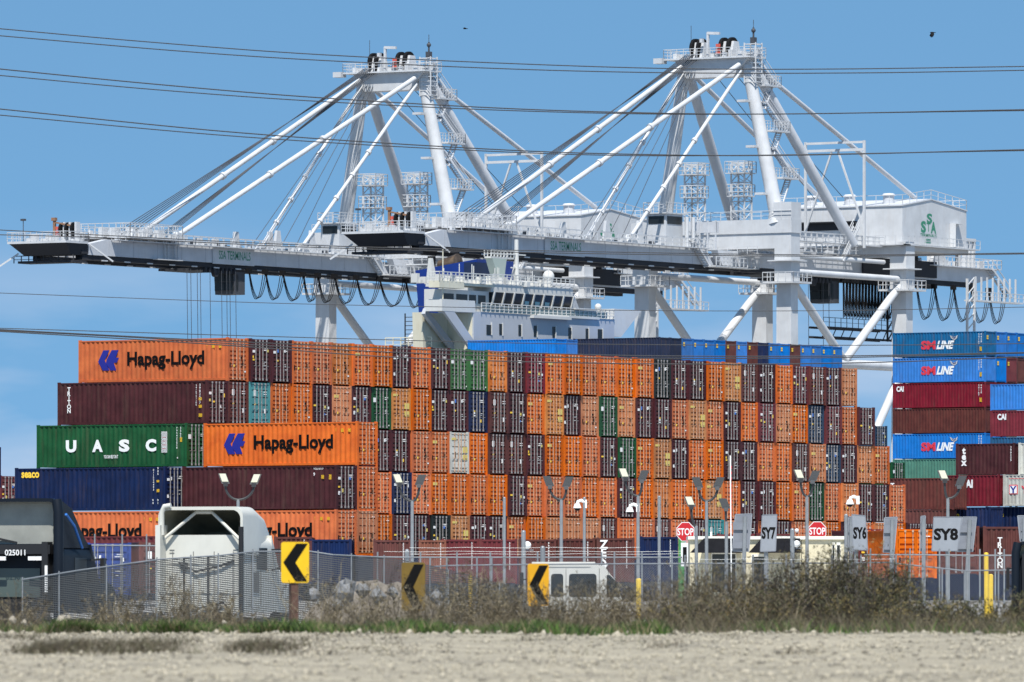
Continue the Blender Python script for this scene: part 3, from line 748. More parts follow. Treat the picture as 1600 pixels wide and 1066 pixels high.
    for k in range(12):
        u = -72.5 + k * 5.9
        mb = MB(); mb.box(u, u + 0.5, vn + 1.0, vf, zt - 1.0 - CBASE, zt - 0.3 - CBASE); mb.build('boom_cross_tie', CRG, t)
    # walkway, rails and clutter along the boom
    mb = MB()
    for v in (vn - 1.1, vf + 1.1):
        mb.box(utip + 5, uh - 2, v, v + 1.0, zt - 0.05 - CBASE, zt + 0.05 - CBASE)
        mb.rail(q(utip + 5, v, zt), q(uh - 2, v, zt), 1.15, 1.7, 0.055)
        mb.rail(q(utip + 5, v + 1.0, zt), q(uh - 2, v + 1.0, zt), 1.15, 1.7, 0.05)
    mb.build('boom_walkway', CRW, t)
    rnd = random.Random(5)
    mb = MB()
    for k in range(70):
        u = rnd.uniform(utip + 3, uh - 3); v = rnd.choice((vn + 0.2, vn + 0.5, vf + 0.2, vf + 0.6)); a = rnd.uniform(0.3, 1.2); h = rnd.choice((0.25, 0.4, 0.6, 1.1))
        mb.box(u, u + a, v, v + 0.4, zt - CBASE, zt + h - CBASE)
    mb.build('rope_support', CRW, t)
    mb = MB()
    for u in (-66.5, -60.5): 
        for v in (vn + 0.2, vf + 0.2):
            mb.prism([(u, zt - CBASE), (u + 1.4, zt - CBASE), (u + 0.9, zt + 1.6 - CBASE), (u + 0.4, zt + 1.6 - CBASE)], v, v + 0.3, 'y')
    mb.build('sheave_bracket', CRW, t)
    mb = MB()
    for k in range(90):
        u = rnd.uniform(utip + 3, uh - 1); v = rnd.uniform(vn + 1.2, vf - .3); a = rnd.uniform(.3, 1.8); mb.box(u, u + a, v, v + .3, zt - .3 - CBASE, zt + rnd.uniform(.1, .75) - CBASE)
    mb.build('cable_duct', mat('duct_grey', (.12, .125, .135), .6), t)
    mb = MB()
    for k in range(12): u = utip + 4.5 + k * 5.4; mb.box(u, u + .06, vn - .015, vn + .01, zb - CBASE, zt - .03 - CBASE)
    mb.build('plate_seam', mat('seam_grey', (.36, .37, .39), .6), t)
    # raised work platform near the tip with dense rails
    mb = MB(); a0, a1 = cl(745, 361, vn)[0], cl(790, 361, vn)[0]
    mb.box(a0 - 5, a1, vn - 1.6, vf + 2.6, 45.7 - CBASE, 45.9 - CBASE)
    for v in (vn - 1.6, vn + 0.6, vf + 2.6): mb.rail(q(a0 - 5, v, 45.9), q(a1, v, 45.9), 1.7, 1.1, 0.06, (0.33, 0.66))
    for u in (a0 - 5, a1): mb.rail(q(u, vn - 1.6, 45.9), q(u, vf + 2.6, 45.9), 1.7, 1.1, 0.06, (0.33, 0.66))
    for k in range(26):
        u = rnd.uniform(a0 - 4, a1 - 1); v = rnd.uniform(vn - 1, vf + 1); mb.box(u, u + rnd.uniform(.4, 1.5), v, v + .6, 45.9 - CBASE, 45.9 + rnd.uniform(.3, 1.5) - CBASE)
    mb.build('work_platform', CRW, t)
    # pins that carry the stays
    pins = {}
    for nm_, px, py, v in (('on', 797, 353, vn), ('in', 985, 371, vn)):
        p = cl(px, py, v + 0.5); pins[nm_] = p
        for vv in (vn + 0.5, vf + 0.5):
            m2 = MB(); c = Vector((p.x, vv, p.z))
            m2.prism([(c.x - 1.4, zt - CBASE), (c.x + 1.4, zt - CBASE), (c.x + 0.6, c.z + 0.3), (c.x - 0.3, c.z + 0.5)], vv - 0.35, vv + 0.35, 'y')
            m2.build('stay_bracket', CRW, t)
    mb = MB()
    for px in (948, 999):
        p = cl(px, 345, vn + .5)
        for vv in (vn + 0.5, vf + 0.5): mb.prism([(p.x - 0.9, zt - CBASE), (p.x + 0.9, zt - CBASE), (p.x + 0.35, p.z), (p.x - 0.35, p.z)], vv - 0.2, vv + 0.2, 'y')
    mb.build('stay_rest', CRW, t)
    # tip: cross box, platform, sheaves
    mb = MB(); mb.box(utip - 1.4, utip + 0.2, vn, vf + 1.0, zb + 0.1 - CBASE, zb + 1.2 - CBASE); mb.build('end_beam', CRD, t)
    mb = MB(); mb.box(utip - 5.2, utip - 0.4, vn - 0.3, vf + 2.2, zb + 1.35 - CBASE, zb + 1.65 - CBASE); pl = mb.build('tip_platform', CRW, t)
    m2 = MB()
    z = zb + 1.65; c4 = [(utip - 5.2, vn - 0.3), (utip - 5.2, vf + 2.2), (utip - 0.4, vf + 2.2), (utip - 0.4, vn - 0.3)]
    for k in range(4):
        a, b = c4[k], c4[(k + 1) % 4]; m2.rail(q(a[0], a[1], z), q(b[0], b[1], z), 1.15, 0.9, 0.05, (0.35, 0.7))
    for k in range(16):
        u = utip - rnd.uniform(0.8, 4.6); v = rnd.uniform(vn, vf + 1); m2.box(u, u + .5, v, v + .7, z - CBASE, z + rnd.uniform(.3, .9) - CBASE)
    m2.build('handrail', CRW, pl)
    m2 = MB(); m2.hexa([q(utip - 3.5, vn + .2, zb - .1), q(utip - .4, vn + .2, zb - .1), q(utip - .4, vf + .8, zb - .1), q(utip - 3.5, vf + .8, zb - .1)],
                       [q(utip - 5, vn - .2, zb + 1.34), q(utip - .4, vn - .2, zb + 1.34), q(utip - .4, vf + 2, zb + 1.34), q(utip - 5, vf + 2, zb + 1.34)])
    m2.build('tip_underframe', CRD, t)  # shade under the overhanging platform is put into the dark colour
    m2 = MB(); m2.box(utip - 3.2, utip - 0.5, vn - .1, vf + 2, zb - 1.05 - CBASE, zb - 0.75 - CBASE); m2.rail(q(utip - 3.2, vn, zb - 1.0), q(utip - 3.2, vf + 2.6, zb - 1.0), 0.9, 1.2, 0.07)
    m2.build('under_walkway', CRD, t)
    for k, v in enumerate((vn + 1.1, vn + 2.0, vn + 2.9)):
        m2 = MB(); m2.box(utip - 1.0, utip - 0.2, v, v + 0.3, z - CBASE, z + 2.5 - CBASE); m2.build('sheave_post', CRW, t)
        m2 = MB(); m2.tube(q(utip - .6, v + .45, z + 1.6), q(utip - .6, v + .7, z + 1.6), 0.9, n=16); m2.build('sheave', BLK, t)
    m2 = MB(); m2.box(utip - 1.2, utip - 0.9, vn + 4.3, vn + 4.6, z - CBASE, z + 2.7 - CBASE); m2.bar(q(utip - 1.05, vn + 4.4, z + 2.5), q(utip - 1.05, vn + 1.6, z + 2.0), .2); m2.box(utip - 1.3, utip - .8, vn + 4.2, vn + 4.8, z + 2.7 - CBASE, z + 3.1 - CBASE)
    m2.build('davit', RUST, t)
    m2 = MB()
    for k in range(6):
        a, b = divmod(k, 2); zz = z + .55 + a * .5; vv = vn + 3.5 + (b if a % 2 else .5 * (1 - 2 * b) + .5) * .5
        m2.box(utip - 1.05, utip - 1.0, vv, vv + .45, zz - CBASE, zz + .42 - CBASE)
    m2.build('checker_panel', REDW, t)
    m2 = MB(); m2.tube(q(utip - 4.8, vf, z), q(utip - 4.8, vf, z + 2.6), .05); m2.box(utip - 5, utip - 4.6, vf - .3, vf + .3, z + 2.6 - CBASE, z + 2.85 - CBASE); m2.build('anemometer', ROPE, t)
    for v, s in ((vn - .1, 1), (vf + 1.8, -1)):
        m2 = MB()
        if s > 0: m2.bar(q(utip + .2, vn - .15, zb + 1.3), q(utip + 2.6, vn - 2.0, zb - 0.8), .18)
        else: m2.bar(q(utip - 3.6, vf + 1.6, zb + 0.2), q(utip - 5.6, vf + 3.6, zb - 1.7), .2)
        m2.build('outrigger_strut', CRW, t)
    # name board on the near girder
    a = cl(850, 372, vn); b = cl(912, 372, vn)
    mb = MB(); mb.box(a.x, b.x, vn - 0.16, vn - 0.02, zb - 0.12 - CBASE, zt - 0.02 - CBASE); sb = mb.build('name_board', CRW, t)
    m2 = MB(); word(m2, "SSA TERMINALS", (a.x + 1.3, vn - 0.17, zb + 0.55 - CBASE), (1, 0, 0), (0, 0, 1), 1.55, width=(b.x - a.x) - 2.2, bold=0.012)
    m2.build('lettering', GRNL, sb)
    # ladder cage on the girder
    mb = MB(); u = cl(775, 370, vn)[0]
    for s in (0, 2.2):
        for k in range(2): mb.box(u + s + k * .8, u + s + k * .8 + .12, vn - .4, vn - .25, zb - CBASE, zt + 1.4 - CBASE)
    for k in range(9): mb.box(u, u + 3.0, vn - .38, vn - .3, zb + .1 + k * .38 - CBASE, zb + .17 + k * .38 - CBASE)
    mb.box(u - 2.2, u + 3.4, vn - .9, vn - .1, zb - .1 - CBASE, zb - CBASE)
    mb.build('ladder', CRW, t)
    # backreach girders
    for v in (vn, vf):
        mb = MB(); poly = [(uh + 2.2, zb + .1), (64, zb + .1), (68.5, zb + .9), (69.5, zt), (uh + 1.0, zt)]
        mb.prism([(a_, b_ - CBASE) for a_, b_ in poly], v, v + 1.0, 'y'); g = mb.build('backreach_girder', CRG, t)
        m2 = MB(); m2.box(uh + 2, 64, v + .15, v + 1.25, zb - .55 - CBASE, zb + .07 - CBASE); m2.build('trolley_rail_beam', CRD, g)
    mb = MB(); mb.box(31.8, 52, vn - .3, vn - .05, zb + .35 - CBASE, zt + .5 - CBASE); mb.build('girder_shade_panel', CRD, t)  # dark panel standing in for the house's shadow on the girder
    # stair at the hinge
    mb = MB(); p0 = q(uh - 2.5, vn - 1.0, zb - .3); p1 = q(uh - 6.5, vn - 1.0, zt + 1.1)
    for dv in (0, .8): mb.bar(p0 + Vector((0, dv, 0)), p1 + Vector((0, dv, 0)), .14, .3); mb.bar(p0 + Vector((0, dv, 1.1)), p1 + Vector((0, dv, 1.1)), .09)
    for k in range(11):
        c = p0.lerp(p1, (k + .5) / 11); mb.box(c.x - .2, c.x + .2, c.y, c.y + .8, c.z - .04, c.z + .04)
    mb.build('stairway', CRW, t)
    mb = MB(); mb.box(uh - 3, 1, vn - 2.2, vn - .2, zb - .3 - CBASE, zb - .15 - CBASE); mb.rail(q(uh - 3, vn - 2.2, zb - .15), q(1, vn - 2.2, zb - .15), 1.15, 1.0, .07); mb.build('hinge_walkway', CRW, t)
    # machine room
    U0, U1, V0, V1 = 30.2, 47.8, -0.2, 18.1; Z0, Z1, ZP = 47.4, 52.4, 53.5; ur = 38.0
    mb = MB(); mb.prism([(U0, Z0 - CBASE), (U1, Z0 - CBASE), (U1, Z1 - CBASE), (ur, ZP - CBASE), (U0, Z1 - CBASE)], V0, V1, 'y'); mh = mb.build('machinery_house', CRW, t)
    mb = MB()
    mb.prism([(U0 - .15, Z1 + .01 - CBASE), (ur, ZP + .03 - CBASE), (U1 + .15, Z1 + .01 - CBASE), (U1 + .15, Z1 + .16 - CBASE), (ur, ZP + .2 - CBASE), (U0 - .15, Z1 + .16 - CBASE)], V0 - .1, V1 + .1, 'y')
    mb.build('roof', CRG, mh)
    m2 = MB(); m2.rail(q(U0, V0, Z1 + .2), q(U0, V1, Z1 + .2), 1.3, 2.0, .05); m2.rail(q(U1, V0, Z1 + .2), q(U1, V1, Z1 + .2), 1.3, 2.0, .05)
    m2.rail(q(U0, V0, Z1 + .2), q(ur, V0, ZP + .1), 1.3, 1.9, .05); m2.rail(q(ur, V0, ZP + .1), q(U1, V0, Z1 + .2), 1.3, 1.9, .05); m2.build('handrail', CRW, mh)
    for v_ in (3.5, 9.5, 15.5):
        m2 = MB(); m2.tube(q(ur - 5, v_, Z1 + .3), q(ur - 5, v_, Z1 + 1.6), .75, n=14); m2.tube(q(ur - 5, v_, Z1 + 1.6), q(ur - 5, v_, Z1 + 1.9), .95, .7, n=14); m2.build('vent', CRG, mh, True)
    m2 = MB(); m2.box(U1 - 8, U1 - 3, 0, 6, ZP - .3 - CBASE, ZP + .1 - CBASE); 
    # recessed doorway, drawn by a projecting porch
    m2 = MB(); m2.box(43.2, 45.6, V0 - .9, V0 - .02, Z0 + 3.1 - CBASE, Z0 + 3.2 - CBASE); m2.box(43.2, 43.3, V0 - .9, V0 - .02, Z0 - CBASE, Z0 + 3.1 - CBASE); m2.build('porch', CRW, mh)
    m2 = MB(); m2.box(43.7, 44.9, V0 - .06, V0 - .01, Z0 + .2 - CBASE, Z0 + 2.6 - CBASE); m2.build('door', mat('grey_door', (.2, .22, .25), .5), mh)
    m2 = MB(); zt_ = Z0 - CBASE
    word(m2, "S", (36.8, V0 - .02, zt_ + 3.05), (1, 0, 0), (0, 0, 1), 1.7, width=1.5, bold=.04)
    word(m2, "S", (35.2, V0 - .02, zt_ + 1.75), (1, 0, 0), (0, 0, 1), 2.0, width=1.4, bold=.05)
    word(m2, "A", (37.9, V0 - .02, zt_ + 1.75), (1, 0, 0), (0, 0, 1), 2.0, width=1.5, bold=.05)
    word(m2, "T", (36.75, V0 - .02, zt_ + 1.85), (1, 0, 0), (0, 0, 1), 1.7, width=1.1, bold=.0)
    word(m2, "TERMINALS", (35.0, V0 - .02, zt_ + 1.1), (1, 0, 0), (0, 0, 1), .65, width=4.5, bold=.02)
    for k in range(3): m2.box(36.3, 37.9, V0 - .03, V0 - .01, zt_ + .3 + k * .22, zt_ + .42 + k * .22)
    m2.build('emblem', GRNL, mh)
    m2 = MB(); zz = Z0 - .15
    m2.box(U0 - 2, U1 + 1.5, V0 - 1.3, V0 - .02, zz - .15 - CBASE, zz - CBASE); m2.rail(q(U0 - 2, V0 - 1.3, zz), q(U1 + 1.5, V0 - 1.3, zz), 1.15, 1.5, .05)
    m2.box(U0 - 2, U0 - .05, V0 - 1.3, V1 + 1, zz - .15 - CBASE, zz - CBASE); m2.rail(q(U0 - 2, V0, zz), q(U0 - 2, V1, zz), 1.15, 1.5, .05)
    m2.box(U0 - .3, U1 + .2, V0 - .2, V1, zz - .75 - CBASE, zz - .16 - CBASE)
    m2.build('service_gallery', CRW, mh)
    m2 = MB(); m2.box(U0 - .08, U0 - .02, 7, 15.5, Z0 + 2.0 - CBASE, Z0 + 3.0 - CBASE); m2.box(U0 - .9, U0 - .02, 6.8, 15.8, Z0 + 3.0 - CBASE, Z0 + 3.15 - CBASE); m2.build('louvre_opening', CRD, mh)
    # under-house dark machinery supports
    mb = MB()
    for u_ in (34, 41, 47):
        for v_ in (vn + .3, vf + .3): mb.box(u_, u_ + .8, v_, v_ + .5, zt - CBASE, Z0 - .9 - CBASE)
    mb.build('house_support', CRD, t)
    # machinery at the back end
    mb = MB(); zz = zt + .1
    mb.box(50, 69, vn - 1, vf + 2, zz - .15 - CBASE, zz - CBASE)
    mb.rail(q(50, vn - 1, zz), q(69, vn - 1, zz), 1.2, 1.3, .07); mb.rail(q(69, vn - 1, zz), q(69, vf + 2, zz), 1.2, 1.3, .07); mb.rail(q(50, vf + 2, zz), q(69, vf + 2, zz), 1.2, 1.3, .06)
    mb.prism([(51, zz - CBASE), (56, zz - CBASE), (53.6, zz + 2.6 - CBASE), (52.6, zz + 2.6 - CBASE)], vn, vn + .5, 'y')
    mb.prism([(51, zz - CBASE), (56, zz - CBASE), (53.6, zz + 2.6 - CBASE), (52.6, zz + 2.6 - CBASE)], vf, vf + .5, 'y')
    for k in range(26):
        u_ = rnd.uniform(50, 67); v_ = rnd.uniform(vn - .5, vf + 1); mb.box(u_, u_ + rnd.uniform(.3, 1.2), v_, v_ + .5, zz - CBASE, zz + rnd.uniform(.4, 2.0) - CBASE)
    for u_ in (60.5, 61.6, 62.7): mb.hexa([q(u_, vn, zz), q(u_ + .5, vn, zz), q(u_ + .5, vn + .6, zz), q(u_, vn + .6, zz)], [q(u_ + .3, vn, zz + 3.6), q(u_ + .8, vn, zz + 3.6), q(u_ + .8, vn + .6, zz + 3.6), q(u_ + .3, vn + .6, zz + 3.6)])
    mb.box(60.5, 63.4, vn - .1, vn + .8, zz + 3.6 - CBASE, zz + 4 - CBASE)
    mb.build('back_machinery', CRW, t)
    mb = MB(); mb.bar(q(49, vn, zz + 3.6), q(58.5, vn, zz + 3.2), .25); mb.box(58.2, 58.5, vn, vn + .3, zz - CBASE, zz + 3.4 - CBASE); mb.bar(q(50, vn, zz + 4.3), q(57, vn, zz + 4), .4); mb.build('service_jib', ROPE, t)
    # end ladder, stub rods, hanging catwalk
    mb = MB(); p0, p1 = q(66.5, vn - 1, zt), q(72, vn - 1, zb - 1.6)
    for dv in (0, .9): mb.bar(p0 + Vector((0, dv, 0)), p1 + Vector((0, dv, 0)), .15, .3); mb.bar(p0 + Vector((0, dv, 1.1)), p1 + Vector((0, dv, 1.1)), .1)
    for k in range(11): c = p0.lerp(p1, (k + .5) / 11); mb.box(c.x - .2, c.x + .2, c.y, c.y + .9, c.z - .04, c.z + .04)
    mb.build('stairway', CRW, t)
    mb = MB(); za = zb - 2.6; ve = vn - 5.0
    mb.box(53.5, 68, ve, ve + 1.3, za - .2 - CBASE, za - CBASE); mb.rail(q(53.5, ve, za), q(68, ve, za), 1.1, 1.3, .06)
    for k in range(8): u_ = 55.3 + k * 1.62; mb.box(u_ - .11, u_ + .11, ve + .4, ve + .6, za - CBASE, za + 3.2 - CBASE)
    mb.build('hanging_catwalk', CRW, t)
    mb = MB(); zl = zb - 8.0
    for u_ in (52, 54): mb.bar(q(u_, ve, zl), q(u_, ve, zb + .2), .28)
    for k in range(7): z_ = zl + k * 1.2; mb.bar(q(52, ve, z_), q(54, ve, z_ + 1.2), .12); 
    mb.box(51.9, 54.1, ve - .1, ve + .2, zl - CBASE, zl + .2 - CBASE); mb.build('ladder_tower', CRW, t)
    mb = MB(); z_ = zb - 6.9
    for k, zz_ in enumerate((z_, z_ - 1.3)): mb.box(33, 52, vf, vf + .25, zz_ - CBASE, zz_ + .3 - CBASE); mb.box(33, 52, vf + 2, vf + 2.25, zz_ - CBASE, zz_ + .3 - CBASE)
    for k in range(9): u_ = 33 + k * 2.3; mb.bar(q(u_, vf, z_ - 1.3), q(u_ + 1.1, vf, z_), .1)
    mb.rail(q(33, vf, z_ + .3), q(52, vf, z_ + .3), 1.2, 1.6, .05)
    for u_ in (50.5, 52): mb.bar(q(u_, vf, z_ - 1.3), q(u_, vf, zb), .22)
    for k in range(5): mb.bar(q(50.5, vf, z_ - 1.3 + k * 1.5), q(52, vf, z_ + .2 + k * 1.5), .14)
    mb.build('maintenance_gantry', CRD, t)
    # tower
    ap_n, ap_f = Vector((0, 6.2, 0)), Vector((0, 15.6, 0))
    tops = {}
    for s, (v0, v1) in (('n', (1.45, 6.2)), ('f', (18.7, 15.5))):
        mb = MB(); mb.tube(q(0, v0, 49.4), q(0, v1, 70.6), 0.98, .78, n=20); tt = mb.build('tower_tube', CRW, t, True)
        m2 = MB(); m2.tube(q(0, v0 - (.5 if s == 'n' else -.5) * .3, 48.9), q(0, v0 + (v1 - v0) * .04, 50.4), 1.5, 1.0, n=20); m2.build('tube_foot', CRW, tt, True)
        mb = MB(); mb.tube(q(.8, v1 + (-.6 if s == 'n' else .2), 69.6), q(20.3, v0 + .3, 46.9), .68, .72, n=18); mb.build('back_leg', CRG, t, True)
    mb = MB(); mb.prism([(5.2, 70.6 - CBASE), (16.4, 70.6 - CBASE), (14.6, 68.2 - CBASE), (7.4, 68.2 - CBASE)], -1.3, 1.3, 'x'); mb.build('apex_beam', CRW, t)
    mb = MB(); mb.box(-2.0, 2.0, 4.4, 17.6, 70.6 - CBASE, 70.8 - CBASE); ap = mb.build('apex_platform', CRW, t)
    m2 = MB()
    for a, b in (((-2, 4.4), (-2, 17.6)), ((2, 4.4), (2, 17.6)), ((-2, 4.4), (2, 4.4)), ((-2, 17.6), (2, 17.6))): m2.rail(q(a[0], a[1], 70.8), q(b[0], b[1], 70.8), 1.2, 1.0, .05, (.35, .7))
    for k in range(18): u_ = rnd.uniform(-1.8, 1.4); v_ = rnd.uniform(4.6, 17); m2.box(u_, u_ + .5, v_, v_ + .6, 70.8 - CBASE, 70.8 + rnd.uniform(.3, 1.0) - CBASE)
    m2.box(-2.5, -1.2, 17.6, 18.9, 70.2 - CBASE, 70.9 - CBASE)
    m2.build('handrail', CRW, ap)
    for v_ in (13.9, 12.9, 9.5, 8.3):
        m2 = MB(); m2.tube(q(0, v_ - .2, 72.1), q(0, v_ + .2, 72.1), 1.35, n=20); m2.box(-1.2, 1.2, v_ - .18, v_ + .18, 70.8 - CBASE, 71.6 - CBASE); m2.build('sheave', BLK, t)
        m2 = MB(); m2.prism([(-1.2, 70.8 - CBASE), (1.2, 70.8 - CBASE), (.6, 72.9 - CBASE), (-.6, 72.9 - CBASE)], v_ - .62, v_ - .25, 'y'); m2.build('sheave_housing', CRW, t)
    m2 = MB(); m2.box(-1.6, -1.3, 11.0, 11.3, 70.8 - CBASE, 74.1 - CBASE); m2.bar(q(-1.45, 11.2, 74.0), q(-1.45, 9.4, 73.9), .35); m2.box(-1.7, -1.2, 11.9, 12.3, 72.8 - CBASE, 73.3 - CBASE); m2.build('apex_jib', CRW, t)
    m2 = MB()
    for k in range(6):
        a, b = divmod(k, 2); vv = 9.0 + ((a + b) % 2) * .35 - .0; m2.box(-1.95, -1.9, vv, vv + .33, 71.2 + a * .45 - CBASE, 71.6 + a * .45 - CBASE)
    m2.build('checker_panel', REDW, t)
    m2 = MB(); m2.box(-.8, .8, 4.4, 6.0, 67.9 - CBASE, 72.2 - CBASE); m2.mi = []; m2.f = []; m2.v = []
    for a in (-.8, .8):
        for b in (4.3, 6.0): m2.box(a - .07, a + .07, b - .07, b + .07, 67.3 - CBASE, 72.6 - CBASE)
    for k in range(9):
        z_ = 67.4 + k * .62
        for a in (-.8, .8): m2.box(a - .05, a + .05, 4.3, 6.0, z_ - CBASE, z_ + .1 - CBASE)
        for b in (4.3, 6.0): m2.box(-.8, .8, b - .05, b + .05, z_ - CBASE, z_ + .1 - CBASE)
    m2.build('mast_cage', CRW, t)
    m2 = MB(); m2.tube(q(0, 5.1, 72.6), q(0, 5.1, 74.6), .12); m2.box(-.35, .35, 4.8, 5.4, 72.4 - CBASE, 73.3 - CBASE); m2.ball(q(0, 5.1, 74.2), .3); m2.tube(q(0, 5.1, 74.4), q(0, 5.1, 75.6), .04); m2.tube(q(0, 14.6, 70.8), q(0, 14.6, 75.2), .035); m2.build('beacon_mast', ROPE, t)
    # zig-zag access stair beside the near tower tube
    mb = MB()
    def at_tube(z): f = (z - 49.4) / 21.2; return 1.45 + (6.2 - 1.45) * f
    flights = [(71.0, 67.4, 1), (67.4, 63.6, -1), (63.6, 61.2, 1), (61.2, 59.3, -1), (59.3, 54.8, 1), (54.8, 52.5, -1)]
    zs = [67.2, 61.2, 55.0]
    for zz_ in zs:
        v_ = at_tube(zz_); mb.box(.8, 5.0, v_ - 1.6, v_ - .2, zz_ - .22 - CBASE, zz_ - CBASE)
        for a, b in (((.9, v_ - 1.6), (5, v_ - 1.6)), ((5, v_ - 1.6), (5, v_ - .2)), ((.9, v_ - .2), (5, v_ - .2))): mb.rail(q(a[0], a[1], zz_), q(b[0], b[1], zz_), 1.25, .7, .05, (.35, .7))
        v2 = at_tube(zz_ - 2.2); mb.box(-2.0, -.7, v2 + .2, v2 + 1.5, zz_ - 2.4 - CBASE, zz_ - 2.1 - CBASE)
    mb.build('landing', CRW, t)
    mb = MB()
    for zz_, top in ((67.2, 71.0), (61.2, 65.0), (55.0, 59.0)):
        va, vb = at_tube(zz_), at_tube(top); p1 = q(4.2, va - 1.5, zz_); p0 = q(.9, vb - 1.2, top)
        for dv in (0, .8): mb.bar(p0 + Vector((0, dv, 0)), p1 + Vector((0, dv, 0)), .12, .26); mb.bar(p0 + Vector((0, dv, 1.1)), p1 + Vector((0, dv, 1.1)), .08); mb.bar(p0 + Vector((0, dv, .55)), p1 + Vector((0, dv, .55)), .06)
        for k in range(14): c = p0.lerp(p1, (k + .5) / 14); mb.box(c.x - .16, c.x + .16, c.y, c.y + .8, c.z - .04, c.z + .04)
        p1 = q(4.0, va - .9, zz_ - .2); vb = at_tube(zz_ - 3.2); p0 = q(.9, vb - .9, zz_ - 3.3)
        for dv in (0, .8): mb.bar(p0 + Vector((0, dv, 0)), p1 + Vector((0, dv, 0)), .12, .26)
        for k in range(12): c = p0.lerp(p1, (k + .5) / 12); mb.box(c.x - .16, c.x + .16, c.y, c.y + .8, c.z - .05, c.z + .05)
    mb.build('stairway', CRG, t)
    # forestays and backstays
    for v_, va in ((vn + .5, 6.4), (vf + .5, 15.2)):
        for nm_, p, r in (('out', pins['on'], .33), ('in', pins['in'], .24)):
            tp = q(-1.0, va, 69.9 if nm_ == 'out' else 69.0); bt = Vector((p.x, v_, p.z))
            mb = MB(); mb.tube(tp, bt, r, n=14)
            if nm_ == 'in':
                for f in (.42, .56, .70, .84): c = tp.lerp(bt, f); c2 = tp.lerp(bt, f + .012); mb.tube(c, c2, r * 1.6, n=12)
            else:
                for f in (.40, .62): c = tp.lerp(bt, f); c2 = tp.lerp(bt, f + .008); mb.tube(c, c2, r * 1.5, n=12)
            mb.build('forestay', CRW, t, True)
    for va, v_, e in ((5.6, 3.2, (1428, 306)), (16.0, 17.5, None)):
        tp = q(1.4, va, 69.6); bt = q(39.5, v_, 54.0)
        mb = MB(); mb.tube(tp, bt, .32, n=14); mb.build('backstay', CRG, t, True)
    mb = MB()
    fz = 57.3
    for v_ in (1.0, 10.0):
        mb.bar(q(22.0, v_, 46.5), q(22.0, v_, 60.8), .3)
    for z_ in (59.6, 60.6): mb.bar(q(22.0, 1.0, z_), q(22.0, 10.0, z_), .3 if z_ > 60 else .34)
    mb.bar(q(22, 1.0, 49), q(22, 5.0, 59.4), .22); mb.bar(q(22, 10.0, 49), q(22, 6.0, 59.4), .22)
    mb.build('stay_frame', CRW, t)
    # ropes
    mb = MB()
    for k in range(5):
        v_ = 7.6 + k * 1.5; mb.tube(q(-1.0, 14.6 - k * .35, 71.4), q(-66.0 + k * 1.0, v_, 46.4), .055, n=5, caps=False)
        mb.tube(q(-.6, 14.2 - k * .35, 71.0), q(-58.5 + k * 1.4, v_ + .2, 45.9), .055, n=5, caps=False)
    for k in range(4): mb.tube(q(-.5, 14.8 - k * .5, 69.6), q(-34 + k * 3.4, 11.0, 45.8), .045, n=5, caps=False)
    for k in range(2): mb.tube(q(.5, 9.0 + k * 3, 69.5), q(25 + k * 3, 6 + k * 6, 53.5), .05, n=5, caps=False)
    mb.build('hoist_rope', ROPE, t)
    # lattice masts above the waterside beam
    for v_ in (14.0, 6.9):
        mb = MB(); us = (-1.0, .9); z0, z1 = 49.4, 56.8; hw_ = 1.0
        for a in us:
            for b in (v_ - hw_, v_ + hw_): mb.box(a - .09, a + .09, b - .09, b + .09, z0 - CBASE, z1 - CBASE)
        for k in range(6):
            z_ = z0 + k * 1.25
            for b in (v_ - hw_, v_ + hw_): mb.box(-1, .9, b - .06, b + .06, z_ + 1.2 - CBASE, z_ + 1.3 - CBASE); mb.bar(q(-1, b, z_), q(.9, b, z_ + 1.25), .09)
            for a in us: mb.box(a - .06, a + .06, v_ - hw_, v_ + hw_, z_ + 1.2 - CBASE, z_ + 1.3 - CBASE); mb.bar(q(a, v_ - hw_, z_), q(a, v_ + hw_, z_ + 1.25), .08)
        for z_, w_ in ((55.6, 1.5), (52.6, 1.3)):
            mb.box(-1 - w_ * .5, 1.2, v_ - w_, v_ + w_, z_ - .1 - CBASE, z_ - CBASE)
            for a, b in (((-1 - w_ * .5, v_ - w_), (-1 - w_ * .5, v_ + w_)), ((1.2, v_ - w_), (1.2, v_ + w_)), ((-1 - w_ * .5, v_ - w_), (1.2, v_ - w_)), ((-1 - w_ * .5, v_ + w_), (1.2, v_ + w_))): mb.rail(q(a[0], a[1], z_), q(b[0], b[1], z_), 1.5, .9, .06, (.35, .7))
        mb.build('lattice_mast', CRW, t)
    # boom-side sheds and cable reels at the hinge
    mb = MB(); a = cl(1052, 350, vn)
    mb.box(a.x - 1, a.x + 3.2, vn + .5, vn + 3.4, zt - CBASE, 49.6 - CBASE); hut = mb.build('operator_hut', CRW, t)
    m2 = MB(); m2.box(a.x - 1.06, a.x - 1.0, vn + .8, vn + 3.1, 48.3 - CBASE, 49.3 - CBASE); m2.box(a.x - .7, a.x + 2.9, vn + .44, vn + .5, 48.3 - CBASE, 49.3 - CBASE); m2.build('window', GLASS, hut)
    m2 = MB(); m2.box(a.x - 1.4, a.x + 3.6, vn + .2, vn + 3.7, 49.6 - CBASE, 49.75 - CBASE)
    for b in ((a.x - 1.3, vn + .2, a.x + 3.6, vn + .2), (a.x - 1.3, vn + 3.7, a.x + 3.6, vn + 3.7), (a.x - 1.3, vn + .2, a.x - 1.3, vn + 3.7)): m2.rail(q(b[0], b[1], 49.75), q(b[2], b[3], 49.75), 1.3, 1.2, .06, (.35, .7))
    m2.build('roof_rail', CRW, hut)
    mb = MB()
    for px in (1066, 1076): 
        c = cl(px, 380, vn + .4); mb.tube(Vector((c.x, vn - .3, zt - CBASE)), Vector((c.x, vn - .3, 49.3 - CBASE)), .26, n=10)
